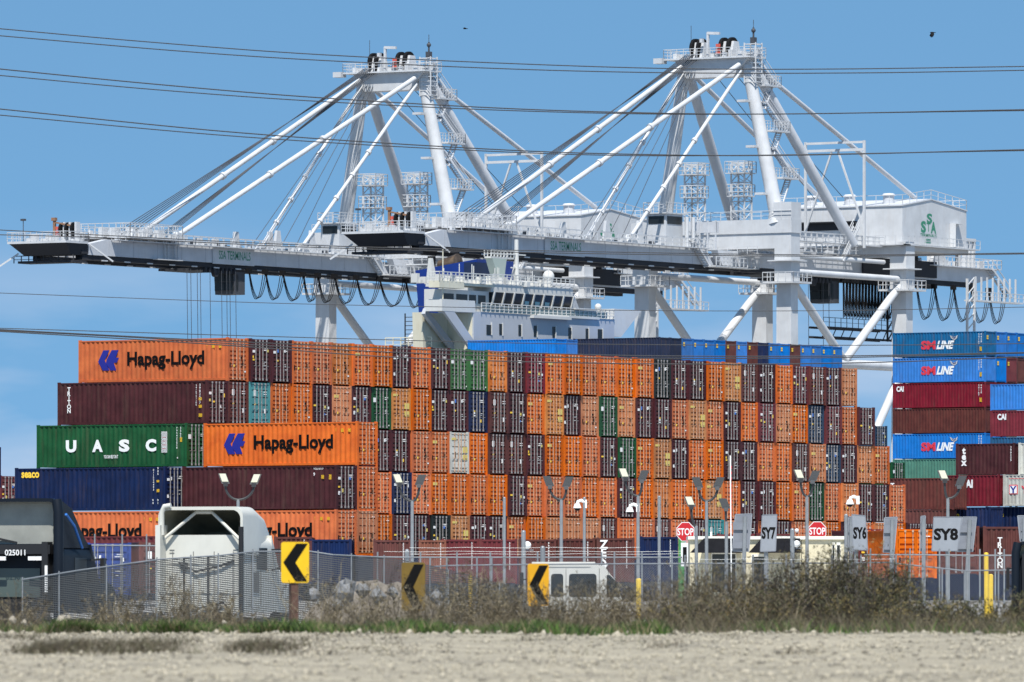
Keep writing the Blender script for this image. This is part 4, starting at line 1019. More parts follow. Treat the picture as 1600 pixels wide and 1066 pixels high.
    mb.build('stub_column', CRW, t, True)
    mb = MB(); c = cl(1122, 350, vn); mb.box(c.x - .5, c.x + .2, vn, vn + 4.0, 47.6 - CBASE, 49.0 - CBASE); 
    for k in range(4): mb.box(c.x - .6, c.x - .4, vn + k * 1.2, vn + k * 1.2 + .15, 45.4 - CBASE, 49.2 - CBASE)
    mb.build('resistor_rack', CRG, t)
    # rough clutter between hinge and machinery house: walkways on the girder tops
    mb = MB()
    for zz_, v_ in ((45.9, vn - 1.6), (47.0, 1.8)):
        mb.box(2, 29, v_, v_ + 1.0, zz_ - .12 - CBASE, zz_ - CBASE); mb.rail(q(2, v_, zz_), q(29, v_, zz_), 1.15, 1.5, .055); mb.rail(q(2, v_ + 1, zz_), q(29, v_ + 1, zz_), 1.15, 1.5, .045)
    for k in range(34): u_ = rnd.uniform(3, 27); v_ = rnd.uniform(vn - 1, vf); mb.box(u_, u_ + rnd.uniform(.4, 1.8), v_, v_ + .6, zt - CBASE, zt + rnd.uniform(.3, 1.3) - CBASE)
    mb.tube(q(1.5, 2.0, 44.9), q(29, 2.0, 44.9), .3, n=12)
    p0, p1 = q(17.5, 1.6, 44.6), q(21.8, 1.6, 49.4)
    for dv in (0, .9): mb.bar(p0 + Vector((0, dv, 0)), p1 + Vector((0, dv, 0)), .12, .26); mb.bar(p0 + Vector((0, dv, 1.0)), p1 + Vector((0, dv, 1.0)), .08); mb.bar(p0 + Vector((0, dv, .5)), p1 + Vector((0, dv, .5)), .06)
    for k in range(12): c = p0.lerp(p1, (k + .5) / 12); mb.box(c.x - .16, c.x + .16, c.y, c.y + .9, c.z - .04, c.z + .04)
    mb.build('deck_walkway', CRW, t)
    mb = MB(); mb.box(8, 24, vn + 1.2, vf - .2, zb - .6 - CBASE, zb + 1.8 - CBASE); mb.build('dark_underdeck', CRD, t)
    return t
crane2 = build_crane()
crane1 = dup(crane2, (A2.x - LX.x * 50.5, A2.y - LX.y * 50.5, CBASE), CANG, 'white container crane at left, its boom tip reaching the left edge', 'container cranes')
def trolley(t, u0, loops, bunch, ropes):
    vn, vf, zb = 7.0, 13.6, 43.3
    mb = MB(); mb.box(u0 - 7.0, u0 + 0.4, vn + .3, vf + .6, zb - 1.0 - CBASE, zb - .7 - CBASE)
    for k in range(8): mb.box(u0 - 6.8 + k * .95, u0 - 6.4 + k * .95, vn - .05, vn + .4, zb - 1.3 - CBASE, zb - .65 - CBASE)
    mb.tube(q(u0 - 4.2, vn, zb - 1.3), q(u0 - 4.2, vn + .5, zb - 1.3), .5, n=14)
    tr = mb.build('trolley', CRD, t)
    dk = mat('cab_grey', (.06, .065, .075), .6)
    mb = MB(); mb.hexa([q(u0 + .3, vn + .2, zb - 3.9), q(u0 + 2.6, vn + .2, zb - 3.9), q(u0 + 2.6, vn + 3.3, zb - 3.9), q(u0 + .3, vn + 3.3, zb - 3.9)],
                       [q(u0, vn + .2, zb - 1.0), q(u0 + 2.6, vn + .2, zb - 1.0), q(u0 + 2.6, vn + 3.3, zb - 1.0), q(u0, vn + 3.3, zb - 1.0)])
    cab = mb.build('operator_cab', dk, tr)
    m2 = MB()
    m2.box(u0 + .4, u0 + 1.0, vn + .14, vn + .2, zb - 3.3 - CBASE, zb - 1.3 - CBASE)
    for a_, b_ in ((.35, 1.5), (1.6, 3.15)):
        for c_, d_ in ((3.4, 2.35), (2.2, 1.2)): m2.box(u0 - .04, u0 + .3, vn + a_, vn + b_, zb - c_ - CBASE, zb - d_ - CBASE)
    m2.build('window', GLASS, cab)
    mb = MB()
    for a, z1 in ropes: mb.tube(q(a, 6.6, zb - 1.0), q(a + .5, 6.8, z1), .04, n=5, caps=False)
    mb.build('hoist_rope', ROPE, t)
    # festoon
    def loop(mb, a, b, dep):
        for off in (0, .22, -.2):
            pts = []
            for i in range(15):
                f = i / 14; x = a + (b - a) * f; s = 1 - abs(2 * f - 1) ** 2.2
                pts.append(q(x + off * (1 - 2 * f), vn - .6 + off, zb - .7 - dep * s * (1 + off * .12)))
            mb.path(pts, .055, 5)
        mb.box(a - .35, a + .35, vn - .85, vn - .25, zb - 1.1 - CBASE, zb - .5 - CBASE)
    mb = MB()
    for a, b, d in loops: loop(mb, a, b, d)
    for k in range(bunch[2]): a = bunch[0] + (bunch[1] - bunch[0]) * k / bunch[2]; loop(mb, a, a + (bunch[1] - bunch[0]) / bunch[2] * .8, 5.0)
    mb.build('festoon_cable', BLK, t)
# crane 1: trolley far out over the ship; positions given as crane-2 pixels shifted
def u_of(px, crane):   # along the near girder plane
    k = (px - 800.0) / F; ox = A2.x - (LX.x * 50.5 if crane == 1 else 0); oy = A2.y - (LX.y * 50.5 if crane == 1 else 0)
    return (k * (oy - LX.y * 6.4) - (ox - LX.x * 6.4)) / (RX.x - k * RX.y)
u0 = u_of(373, 1)
xs = [u_of(p, 1) for p in (389, 415, 442, 474, 497, 523, 557, 593, 634, 662)]
trolley(crane1, u0, [(a, b, 3.6) for a, b in zip(xs, xs[1:])], (0, 0, 0), [(u_of(p, 1), 32) for p in (294, 300, 310, 315, 330, 348, 356, 361, 370)])
xb = [u_of(p, 2) for p in (1432, 1460, 1490, 1518, 1545, 1570)]
trolley(crane2, u_of(1304, 2), [(a, b, 4.6) for a, b in zip(xb, xb[1:])], (u_of(1318, 2), u_of(1392, 2), 15), [(u_of(p, 2), 30) for p in (1246, 1265, 1288, 1297)])
xc = [u_of(p, 1) for p in (925, 945, 978)]
mbx = MB()
# ================================================================ ship
SHW = mat('ship_paint_white', (0.60, 0.60, 0.575), 0.5, var=.12, scale=.25, streak=.22, grime=(.42, .33, .22))
SHC = mat('ship_paint_cream_lit', (0.68, 0.64, 0.50), 0.5, var=.15, scale=.3, streak=.35, grime=(.48, .36, .18))  # sunlit tone of the left-facing sides, put into the colour
SHG = mat('ship_paint_grey_shaded', (0.43, 0.45, 0.48), 0.5, var=.1, scale=.2, streak=.15, grime=(.3, .27, .24))  # front faces: the dimmer grazing light is put into the colour
SHB = mat('ship_funnel_blue', (0.004, 0.028, 0.20), 0.45, var=.15, scale=.4)
HULL = mat('ship_hull_blue', (0.008, 0.02, 0.07), 0.5, var=.3, scale=.2)
SO = at(740, HZ, 930); SZ = -2.5
ship = thing('container_ship', 'container ship with sunlit cream and shaded grey bridge block and a blue funnel behind the wall', 'ship', (SO.x, SO.y, SZ), ANG)
def s(x, y, z): return Vector((x, y, z - SZ))
def sb(mb, x0, x1, y0, y1, z0, z1): mb.box(x0, x1, y0, y1, z0 - SZ, z1 - SZ)
mb = MB()
hp = [(-70, -7), (60, -7), (92, 4), (104, 16), (92, 28), (60, 39), (-70, 39), (-74, 30), (-74, 2)]
k0 = len(mb.v); n_ = len(hp); mb.v += [(x * .99 - (3 if x > 80 else 0), 16 + (y - 16) * .86, 0.0) for x, y in hp] + [(x, y, 8.0 - SZ) for x, y in hp]
mb.f += [tuple(reversed(range(k0, k0 + n_))), tuple(range(k0 + n_, k0 + 2 * n_))] + [(k0 + i, k0 + (i + 1) % n_, k0 + n_ + (i + 1) % n_, k0 + n_ + i) for i in range(n_)]; mb.mi += [0] * (n_ + 2)
mb.build('hull', HULL, ship)
mb = MB(); sb(mb, -5, 0, 0, 31.8, 7.9, 33.9); br = mb.build('bridge_block', SHG, ship)
mb = MB(); sb(mb, -5.1, -.15, -.12, -.01, 7.9, 33.7); mb.build('lit_side_sheet', SHC, br)  # sheet that lays the sunlit tone on the left side
for k, px in enumerate((760, 780, 810, 834, 863, 888, 915, 934)):
    kx = (px - 800) / F; y = (kx * SO.y - SO.x) / (RX.x - kx * RX.y); w_ = 1.0 if k in (0, 7) else .6
    mb = MB(); sb(mb, -.02, .04, y, y + w_, 31.3 if k else 31.2, 32.6 if k else 32.4); mb.build('window', GLASS, br)
    m2 = MB(); sb(m2, .0, .12, y + w_, y + w_ + .18, 31.2, 32.7); m2.build('window_frame', SHW, br)
# bridge wing at left with bulwark and supports
mb = MB(); sb(mb, -2.3, 0.02, -6.9, 0.3, 33.75, 35.15); mb.build('bridge_wing', SHW, ship)
mb = MB()
mb.hexa([s(-.35, 0, 29.0), s(0, 0, 29.0), s(0, 2.0, 29.0), s(-.35, 2.0, 29.0)], [s(-.35, -6.5, 33.75), s(0, -6.5, 33.75), s(0, -4.2, 33.75), s(-.35, -4.2, 33.75)])
mb.bar(s(-2.9, -6.3, 33.8), s(-2.9, .5, 29.2), .5, .8); mb.build('wing_support', SHG, ship)
mb = MB(); mb.hexa([s(-5, -5.0, 20), s(-3.6, -5.0, 20), s(-3.6, -.1, 20), s(-5, -.1, 20)], [s(-5, -5.6, 33.7), s(-3.6, -5.6, 33.7), s(-3.6, -.1, 33.7), s(-5, -.1, 33.7)]); mb.build('stair_tower', SHC, ship)
mb = MB(); mb.hexa([s(-2.6, 31.8, 31.8), s(0, 31.8, 31.8), s(0, 33.4, 31.8), s(-2.6, 33.4, 31.8)], [s(-2.6, 31.8, 35.2), s(0, 31.8, 35.2), s(0, 38.2, 35.2), s(-2.6, 38.2, 35.2)]); mb.build('bridge_wing', SHW, ship)
# wheelhouse with raked windows
mb = MB(); sb(mb, -8, -.6, 4.8, 23.2, 33.9, 34.8); sb(mb, -8, -.6, 4.8, 23.2, 36.35, 37.4); sb(mb, -8, -1.3, 5, 23, 34.8, 36.35); wh = mb.build('wheelhouse', SHW, ship)
mb = MB(); mb.hexa([s(-1.3, 5.0, 34.8), s(-.7, 5.0, 34.8), s(-.7, 23, 34.8), s(-1.3, 23, 34.8)], [s(-1.3, 5.0, 36.35), s(-.25, 5.0, 36.35), s(-.25, 23, 36.35), s(-1.3, 23, 36.35)]); mb.build('window', GLASS, wh)
for k in range(9):
    y = 5.0 + k * 2.22; mb = MB(); mb.bar(s(-.66, y, 34.75), s(-.2, y, 36.4), .22); mb.build('window_post', SHW, wh)
for k, y in enumerate((12.6, 15.0, 17.2)):
    mb = MB(); mb.bar(s(-.62, y, 34.9), s(-.5, y + .01, 35.5), 1.0, .05, up=(0, 0, 1)); mb.box(-.66, -.58, y - .5, y + .6, 34.9 - SZ, 35.6 - SZ); mb.build('blind', mat('pale_blue_glass', (.10, .25, .32), .2), wh)
mb = MB(); mb.prism([(23, 34.0 - SZ), (25.8, 34.0 - SZ), (23, 37.6 - SZ)], -3.5, -.8, 'x'); mb.build('wheelhouse_fin', SHG, ship)
mb = MB(); sb(mb, -3.2, -.9, -5.8, 4.8, 33.9, 36.4); lh = mb.build('side_house', SHW, ship)
for y0, y1 in ((-5.4, -3.0), (-2.4, .0), (.4, 1.9), (2.4, 4.0)):
    mb = MB(); sb(mb, -.92, -.86, y0, y1, 34.9, 35.9); mb.build('window', GLASS, lh)
mb = MB(); sb(mb, -1.4, .1, -7.6, -2.2, 36.5, 37.3); sb(mb, -3.2, -.2, -2.2, 5.0, 36.9, 37.2); mb.build('upper_deck', SHC, ship)
mb = MB()
for a, b in (((.1, -7.6), (.1, 4.8)), ((-1.4, -7.6), (.1, -7.6))): mb.rail(s(a[0], a[1], 37.25), s(b[0], b[1], 37.25), 1.1, .9, .07, (.35, .7))
mb.rail(s(-.4, 5, 37.4), s(-.4, 23.2, 37.4), 1.1, 1.0, .07, (.35, .7)); mb.rail(s(-8, 5, 37.4), s(-8, 23.2, 37.4), 1.1, 1.0, .06, (.35, .7))
mb.rail(s(.15, 1.5, 33.9), s(.15, 31.5, 33.9), 1.05, 1.0, .07, (.35, .7)); mb.build('handrail', SHW, ship)
mb = MB(); sb(mb, 0, .1, 2.0, 30, 33.95, 34.75); mb.build('glass_bulwark', mat('greenish_glass', (.22, .30, .28), .25), ship)
mb = MB(); mb.bar(s(0, 14, 33.9), s(0, 28, 33.9), .5, .3); sb(mb, -.6, .6, 12.5, 21, 33.5, 33.85); sb(mb, .05, .4, 22.2, 27.2, 34.75, 35.0); mb.build('ledge', SHW, ship)
rnd = random.Random(11); mb = MB()
for k in range(60):
    y = rnd.uniform(-6, 22); x = rnd.uniform(-6, -.8); mb.box(x, x + rnd.uniform(.3, .9), y, y + rnd.uniform(.2, .9), 37.2 - SZ, 37.2 + rnd.uniform(.2, 1.1) - SZ)
for k in range(14): y = rnd.uniform(-4, 22); mb.tube(s(-3, y, 37.2), s(-3, y, 37.2 + rnd.uniform(1.2, 2.6)), .06, n=5)
mb.build('roof_equipment', SHW, ship)
def yof(px, x): k = (px - 800) / F; return (k * (SO.y + LX.y * x) - (SO.x + LX.x * x)) / (RX.x - k * RX.y)
y = yof(807, -3)
mb = MB(); mb.tube(s(-3, y, 37.3), s(-3, y, 43.0), .32, .25, n=12); mb.bar(s(-3, y - 2, 41.2), s(-3, y + 2, 41.2), .15); mb.bar(s(-3, y - 1.2, 39.6), s(-3, y + 1.2, 39.6), .15)
mb.bar(s(-3.5, y - .9, 37.3), s(-3, y, 40.8), .12); mb.bar(s(-3.5, y + .9, 37.3), s(-3, y, 40.8), .12); mb.build('radar_mast', SHW, ship)
mb = MB(); mb.hexa([s(-4, y - 3.6, 37.4), s(-3, y - 3.6, 37.4), s(-3, y - 2.9, 37.4), s(-4, y - 2.9, 37.4)], [s(-4, y - 5.4, 40.6), s(-3, y - 5.4, 40.6), s(-3, y - 2.2, 40.6), s(-4, y - 2.2, 40.6)]); mb.build('radar_tower', mat('pale_green_grey', (.36, .42, .38), .6), ship)
mb = MB(); mb.rail(s(-4, y - 5.6, 40.8), s(-4, y - .6, 40.8), .8, .7, .07); mb.rail(s(-3, y - 5.6, 40.8), s(-3, y - .6, 40.8), .8, .7, .07); sb(mb, -4, -3, y - 5.6, y - .6, 40.6, 40.8); mb.build('tower_platform', SHW, ship)
y = yof(857, -4); mb = MB(); mb.ball(s(-4, y, 38.9), .72, 16, 10, 1.05); mb.tube(s(-4, y, 37.3), s(-4, y, 38.4), .45, .6, n=14); mb.build('radome', SHW, ship, True)
y = yof(929, -2); mb = MB(); mb.ball(s(-1.5, y, 35.4), .42, 12, 8, 1.0); sb(mb, -2, -1, y - .5, y + .5, 34.6, 35.1); mb.build('radome', SHW, ship, True)
y = yof(668, -1); mb = MB(); mb.tube(s(-.2, yof(692, -.2), 35), s(-.2, yof(692, -.2), 41.0), .07, n=6); mb.build('flag_pole', SHC, ship)
# funnel
fx, fy = -9.5, 13.5
mb = MB(); mb.hexa([s(fx - 2.2, fy - 3.2, 8), s(fx + 2.2, fy - 3.2, 8), s(fx + 2.2, fy + 5, 8), s(fx - 2.2, fy + 5, 8)], [s(fx - 5.4, fy - 3.2, 39.4), s(fx + 3.4, fy - 3.2, 40.6), s(fx + 3.4, fy + 5, 40.6), s(fx - 5.4, fy + 5, 39.4)])
fn = mb.build('funnel', SHB, ship)
m2 = MB(); m2.tube(s(fx - 3.2, fy - 1.0, 40.0), s(fx - .6, fy - 1.0, 40.5), .7, .95, n=18); m2.build('exhaust_pipe', mat('sooty_tan_metal', (.26, .17, .10), .4, .5, var=.85, scale=.8), fn, True)
m2 = MB(); m2.tube(s(fx - 4.6, fy - .8, 39.7), s(fx - 4.6, fy - .8, 41.2), .5, n=12); m2.build('exhaust_pipe', BLK, fn, True)
m2 = MB(); sb(m2, -7.5, -6, 9.6, 14.0, 38.0, 40.2); m2.build('vent_box', HULL, ship)
m2 = MB(); m2.hexa([s(-10, 5, 37.2), s(-9, 5, 37.2), s(-9, 6.2, 37.2), s(-10, 6.2, 37.2)], [s(-9.6, 5, 40.6), s(-9.2, 5, 40.6), s(-9.2, 5.4, 40.6), s(-9.6, 5.4, 40.6)]); m2.build('signal_post', SHW, ship)
# side landing and its rail
m2 = MB(); sb(m2, -9.5, -3.0, -4.5, 0, 29.2, 29.6); m2.rail(s(-9.5, -4.5, 29.6), s(-3, -4.5, 29.6), 1.2, 1.0, .07, (.35, .7)); m2.build('side_landing', SHC, ship)
m2 = MB()
for a in (-9, -7): m2.bar(s(a, -1, 29.6), s(a, -1, 33.8), .12)
for k in range(8): m2.box(-9, -7, -1.05, -.95, 29.8 + k * .5 - SZ, 29.88 + k * .5 - SZ)
m2.build('side_ladder', CRD, ship)
# ================================================================ ground
GRAV = mat('gravel_ground', (0.34, 0.302, 0.222), 0.95, var=0.3, scale=0.9, col2=(0.21, 0.188, 0.14), bump=0.6, bscale=18)
DIRT = mat('yard_ground', (0.30, 0.29, 0.27), 0.9, var=0.3, scale=0.05)
CONC = mat('pale_concrete', (0.55, 0.54, 0.50), 0.85, var=0.2, scale=0.5)
def hnoise(x, y):
    return (0.5 * math.sin(x * 1.3 + 0.7 * y) + 0.3 * math.sin(x * 2.9 - y * 1.7 + 1) + 0.2 * math.sin(x * 6.1 + y * 3.3 + 2))
def gzz(x, y):
    a = max(0, 1 - abs(y - 78) / 30.0)
    return gz(y) + a * (0.026 * hnoise(x, y * .5) + 0.012 * hnoise(x * 2.3 + 4, y * 1.4))
mb = MB()
ys = [-40, 0, 20, 36, 44] + [46 + 1.5 * i for i in range(44)] + [116, 125, 135, 145, 180, 220, 260, 330, 400, 480, 560, 700, 900, 1500, 3000, 9000]
xs_ = [-3000, -600, -150, -60, -30] + [-16 + i * .8 for i in range(41)] + [30, 60, 150, 600, 3000]
W_ = len(xs_)
for y in ys:
    for x in xs_: mb.v.append((x, y, gzz(x, y)))
for j in range(len(ys) - 1):
    for i in range(W_ - 1):
        a = j * W_ + i; mb.f.append((a, a + 1, a + 1 + W_, a + W_)); mb.mi.append(0 if ys[j] < 140 else 1)
g = mb.build('ground', [GRAV, DIRT]); tag(g, kind='structure')
mb = MB(); k = 0
for y0, y1, x0, x1 in ((262, 330, 4, 40), (262, 320, -30, 4)):
    mb.face([(x0, y0, gz(y0) + .03), (x1, y0, gz(y0) + .03), (x1, y1, gz(y1) + .03), (x0, y1, gz(y1) + .03)])
o = mb.build('road', CONC); tag(o, kind='structure')
mb = MB(); mb.box(14, 34, 305, 306, gz(305) - .1, gz(305) + .42); o = mb.build('kerb', CONC); tag(o, kind='structure')
# water between the yard and the ship
mb = MB(); mb.face([(-900, 640, -.9 + .6), (900, 640, -.3), (900, 900, -.6), (-900, 900, -.6)])
o = mb.build('water', mat('harbour_water', (.03, .06, .07), .15)); tag(o, kind='structure')
# ---- numpy builders for gravel, grass and weeds
def np_mesh(name, verts, faces_n, nper, mats, midx=None):
    me = bpy.data.meshes.new(name); me.vertices.add(len(verts)); me.vertices.foreach_set('co', np.asarray(verts, dtype=np.float32).ravel())
    nf = len(faces_n); me.loops.add(nf * nper); me.loops.foreach_set('vertex_index', np.asarray(faces_n, dtype=np.int32).ravel())
    me.polygons.add(nf); me.polygons.foreach_set('loop_start', np.arange(0, nf * nper, nper, dtype=np.int32)); me.polygons.foreach_set('loop_total', np.full(nf, nper, dtype=np.int32))
    for m in mats: me.materials.append(m)
    if midx is not None: me.polygons.foreach_set('material_index', np.asarray(midx, dtype=np.int32))
    me.update(calc_edges=True); me.validate(); return me
R_ = np.random.default_rng(3)
gz_np = np.vectorize(gzz)
def stones(n, y0, y1, s0, s1, pw=1.0):
    base = np.array([(1, 0, -.15), (.35, .9, 0), (-.75, .6, -.1), (-.9, -.45, 0), (.25, -.95, -.1), (.3, .1, .75), (-.3, -.2, .62), (0, 0, -.6)])
    fc = np.array([(0, 1, 5), (1, 2, 5), (2, 6, 5), (2, 3, 6), (3, 4, 6), (4, 5, 6), (4, 0, 5), (1, 0, 7), (2, 1, 7), (3, 2, 7), (4, 3, 7), (0, 4, 7)])
    y = y0 + (y1 - y0) * R_.random(n) ** pw; x = (R_.random(n) * 2 - 1) * (y * 0.0675 + .4)
    s = s0 + (s1 - s0) * R_.random(n) ** 3; z = gz_np(x, y) + s * .25
    an = R_.random(n) * 6.283; ca, sa = np.cos(an), np.sin(an)
    sq = 0.7 + .6 * R_.random((n, 3))
    b = base[None] * sq[:, None, :] + R_.normal(0, .12, (n, 8, 3))
    X = b[..., 0] * ca[:, None] - b[..., 1] * sa[:, None]; Y = b[..., 0] * sa[:, None] + b[..., 1] * ca[:, None]
    V = np.stack([X * s[:, None] + x[:, None], Y * s[:, None] + y[:, None], b[..., 2] * s[:, None] + z[:, None]], -1).reshape(-1, 3)
    Fc = (fc[None] + (np.arange(n) * 8)[:, None, None]).reshape(-1, 3)
    mi = np.repeat(R_.choice(4, n, p=[.4, .3, .2, .1]), 12)
    return V, Fc, mi
SM_ = [mat('pale_stone', (.37, .332, .255), .9), mat('buff_stone', (.33, .295, .222), .9), mat('grey_stone', (.27, .245, .195), .9), mat('dark_stone', (.17, .153, .12), .9)]
V1, F1, M1 = stones(15000, 44, 90, .008, .028)
V2, F2, M2 = stones(900, 80, 96, .015, .05)
me = np_mesh('gravel', np.vstack([V1, V2]), np.vstack([F1, F2 + len(V1)]), 3, SM_, np.concatenate([M1, M2]))
o = bpy.data.objects.new('gravel', me); SC.collection.objects.link(o); tag(o, 'loose pale gravel across the foreground', 'gravel', kind='stuff')
def blades(px, py, h, wd, lean, nseg=2, mats=1, zoff=0.0):
    """ribbons: arrays of base x, y, height, width, lean"""
    n = len(px); z = gz_np(px, py) + zoff; an = R_.random(n) * 6.283; la = R_.random(n) * 6.283
    dx, dy = np.cos(an) * wd / 2, np.sin(an) * wd / 2; V = []; 
    for i in range(nseg + 1):
        f = i / nseg; t = 1 - f * .85
        cx = px + np.cos(la) * lean * h * f ** 1.6; cy = py + np.sin(la) * lean * h * f ** 1.6; cz = z + h * f * (1 - .25 * lean * f)
        V.append(np.stack([cx - dx * t, cy - dy * t, cz], -1)); V.append(np.stack([cx + dx * t, cy + dy * t, cz], -1))
    V = np.stack(V, 1).reshape(-1, 3); k = 2 * (nseg + 1); b = (np.arange(n) * k)[:, None, None]
    f = np.array([(2 * i, 2 * i + 1, 2 * i + 3, 2 * i + 2) for i in range(nseg)])[None]
    return V, (f + b).reshape(-1, 4), np.repeat(R_.integers(0, mats, n), nseg)
GR1 = mat('grass_green', (.036, .082, .010), .9); GR2 = mat('grass_bright', (.060, .120, .014), .9); GR3 = mat('grass_dark', (.018, .042, .008), .9); GR4 = mat('grass_dry', (.17, .14, .07), .8)
n = 60000
gx = (R_.random(n) * 2 - 1) * 7.4; gy = 81.5 + 17 * R_.random(n); gy = np.maximum(gy, 82 + 9 * np.clip((-gx - 1.6) / 3.5, 0, 1) + .5 * np.sin(gx * 5))
den = np.array([0.55 + .45 * math.sin(x * 1.9 + y * .31) * math.sin(x * .83 + 1.3 + y * .2) + (.15 if x < 1.7 else -.75) + .5 * math.sin(x * 4.7 + 2 * math.sin(y * .9)) for x, y in zip(gx, gy)])
kp = R_.random(n) < den; gx, gy = gx[kp], gy[kp]
hgt = (.05 + .13 * R_.random(len(gx)) ** 1.5) * (0.7 + .5 * np.sin(gx * 2.3 + 1) ** 2)
V, Fq, mi = blades(gx, gy, hgt, .010 + .01 * R_.random(len(gx)), .5, 2, 4)
o = bpy.data.objects.new('grass', np_mesh('grass', V, Fq, 4, [GR1, GR2, GR3, GR4], mi)); SC.collection.objects.link(o); tag(o, 'low green grass strip behind the gravel', 'grass', kind='stuff')
# dry ground cover and tufts on the gravel
WD = [mat('weed_stem_brown', (.076, .058, .034), .85), mat('weed_stem_grey', (.120, .100, .066), .85), mat('weed_stem_dark', (.026, .021, .015), .85), mat('weed_leaf_olive', (.055, .056, .020), .8), mat('weed_straw', (.18, .15, .09), .85), mat('weed_leaf_gold', (.13, .10, .032), .8)]
n = 5200; tx = []; ty = []
for k in range(620):
    y = R_.uniform(64, 98) if k % 3 == 0 else R_.uniform(65.5, 71); x = (R_.uniform(-1, 1) if k % 3 == 0 else R_.uniform(-1, -.40)) * (y * .066)
    if x > -1 and R_.random() < .8: continue
    m_ = int(R_.integers(4, 50) * (1 if k % 3 == 0 else max(0, .35 + .9 * math.sin(x * 2.1 + 1) * math.sin(x * 5.3)))); tx += list(x + R_.normal(0, .10, m_)); ty += list(y + R_.normal(0, .12, m_))
tx, ty = np.array(tx), np.array(ty)
V, Fq, mi = blades(tx, ty, .03 + .12 * R_.random(len(tx)) ** 1.6, np.full(len(tx), .008), .9, 2, 4)
n = 26000; wx = (R_.random(n) * 2 - 1) * 8.0; wy = np.where(wx > 1.7, 82.5, 90) + 20 * R_.random(n); kp = R_.random(n) < np.where(wx < -2.3, .55, 1.0); wx, wy = wx[kp], wy[kp]
V2, F2, m2_ = blades(wx, wy, .08 + .26 * R_.random(len(wx)) ** 2, np.full(len(wx), .006), .7, 3, 5)
o = bpy.data.objects.new('dry_ground_cover', np_mesh('dry_ground_cover', np.vstack([V, V2]), np.vstack([Fq, F2 + len(V)]), 4, WD, np.concatenate([mi, m2_]))); SC.collection.objects.link(o); tag(o, 'dry brown weeds and tufts along the gravel edge', 'ground cover', kind='stuff')
def shrub(name, label, px, pytop, Y, wpx, nst, group, leafy=0.3, cols=(0, 1, 2, 4), leafcols=(3, 2, 5), lean=.55, thick=1.0, cat='shrub'):
    """a bush of forked woody stems with short twigs and small leaves; grown from one foot"""
    rn = np.random.default_rng(int(px * 13 + Y)); X = (px - 800) / F * Y; z0 = gz(Y); H = (HZ - pytop) / F * Y - z0; Wd = wpx / F * Y / 2
    V = []; Fa = []; mi = []
    def ribbon(pts, w0, w1, m):
        pts = np.asarray(pts); k = len(V); d = rn.normal(0, 1, 3); d[2] *= .2; d /= np.linalg.norm(d) + 1e-6
        for i, p in enumerate(pts):
            w_ = (w0 + (w1 - w0) * i / (len(pts) - 1)) / 2; V.append(p - d * w_); V.append(p + d * w_)
        for i in range(len(pts) - 1): a = k + 2 * i; Fa.append((a, a + 1, a + 3, a + 2)); mi.append(m)
    LP = []
    for s_ in range(nst):
        bx = X + rn.normal(0, .28) * Wd; by = Y + rn.normal(0, .5); t = rn.random() ** .7; hh = H * (.35 + .65 * t) * (1 - .1 * rn.random())
        off = rn.normal(0, .5) * Wd; off = max(-Wd, min(Wd, off)); hh *= (1 - .55 * (off / Wd) ** 2)
        ex, ey = bx + off * lean * 1.6, by + rn.normal(0, .4); c = int(rn.choice(cols)); lc = int(rn.choice(leafcols)); lfy = leafy * rn.uniform(.2, 1.9); pts = []
        wv = rn.normal(0, .03, (6, 2)); b0 = gz(by)
        for i in range(6):
            f = i / 5; pts.append((bx + (ex - bx) * f ** 1.3 + wv[i, 0] * H, by + (ey - by) * f, b0 + (hh - (b0 - z0)) * (f ** .9)))
        ribbon(pts, .013 * thick, .006, c)
        for q_ in range(int(rn.integers(5, 11))):
            i = int(rn.integers(1, 6)); p = np.array(pts[i]) * (1 - .0); f2 = rn.random(); p = np.array(pts[i - 1]) * f2 + p * (1 - f2)
            L = H * rn.uniform(.06, .22); a = rn.random() * 6.283; e_ = p + np.array([math.cos(a) * L * .8, math.sin(a) * L * .8, L * rn.uniform(.2, 1)])
            m_ = (p + e_) / 2 + rn.normal(0, .012, 3); ribbon([p, m_, e_], .0055, .003, int(rn.choice(cols)))
            LP.append(e_); LP.append(m_)
            for r_ in range(2):
                e2 = m_ + rn.normal(0, 1, 3) * L * .35; ribbon([m_, e2], .005, .003, c); LP.append((e2, lc, lfy))
    nb = len(Fa)
    for p, lc, lfy in LP:
        for r_ in range(3):
            if rn.random() < lfy:
                c = p + rn.normal(0, .02, 3); a = rn.normal(0, 1, 3); a /= np.linalg.norm(a); b = rn.normal(0, 1, 3); b -= a * a.dot(b); b /= np.linalg.norm(b)
                L, w_ = rn.uniform(.014, .034), rn.uniform(.006, .013); k = len(V); V.extend([c - a * L, c - b * w_, c + a * L, c + b * w_]); Fa.append((k, k + 1, k + 2, k + 3)); mi.append(lc)
    t = thing(name, label, cat, (0, 0, 0), 0, group); t.location = (X, Y, z0)
    Va = np.array(V) - np.array([X, Y, z0])
    def part(nm_, sl):
        fs = np.array(Fa[sl]); 
        if len(fs) == 0: return
        me = np_mesh(nm_, Va, fs, 4, WD, mi[sl]); o = bpy.data.objects.new(nm_, me); SC.collection.objects.link(o); o.parent = t
    part('branches', slice(0, nb)); part('leaves', slice(nb, None)); return t
SG = "dry shrubs along the fence"
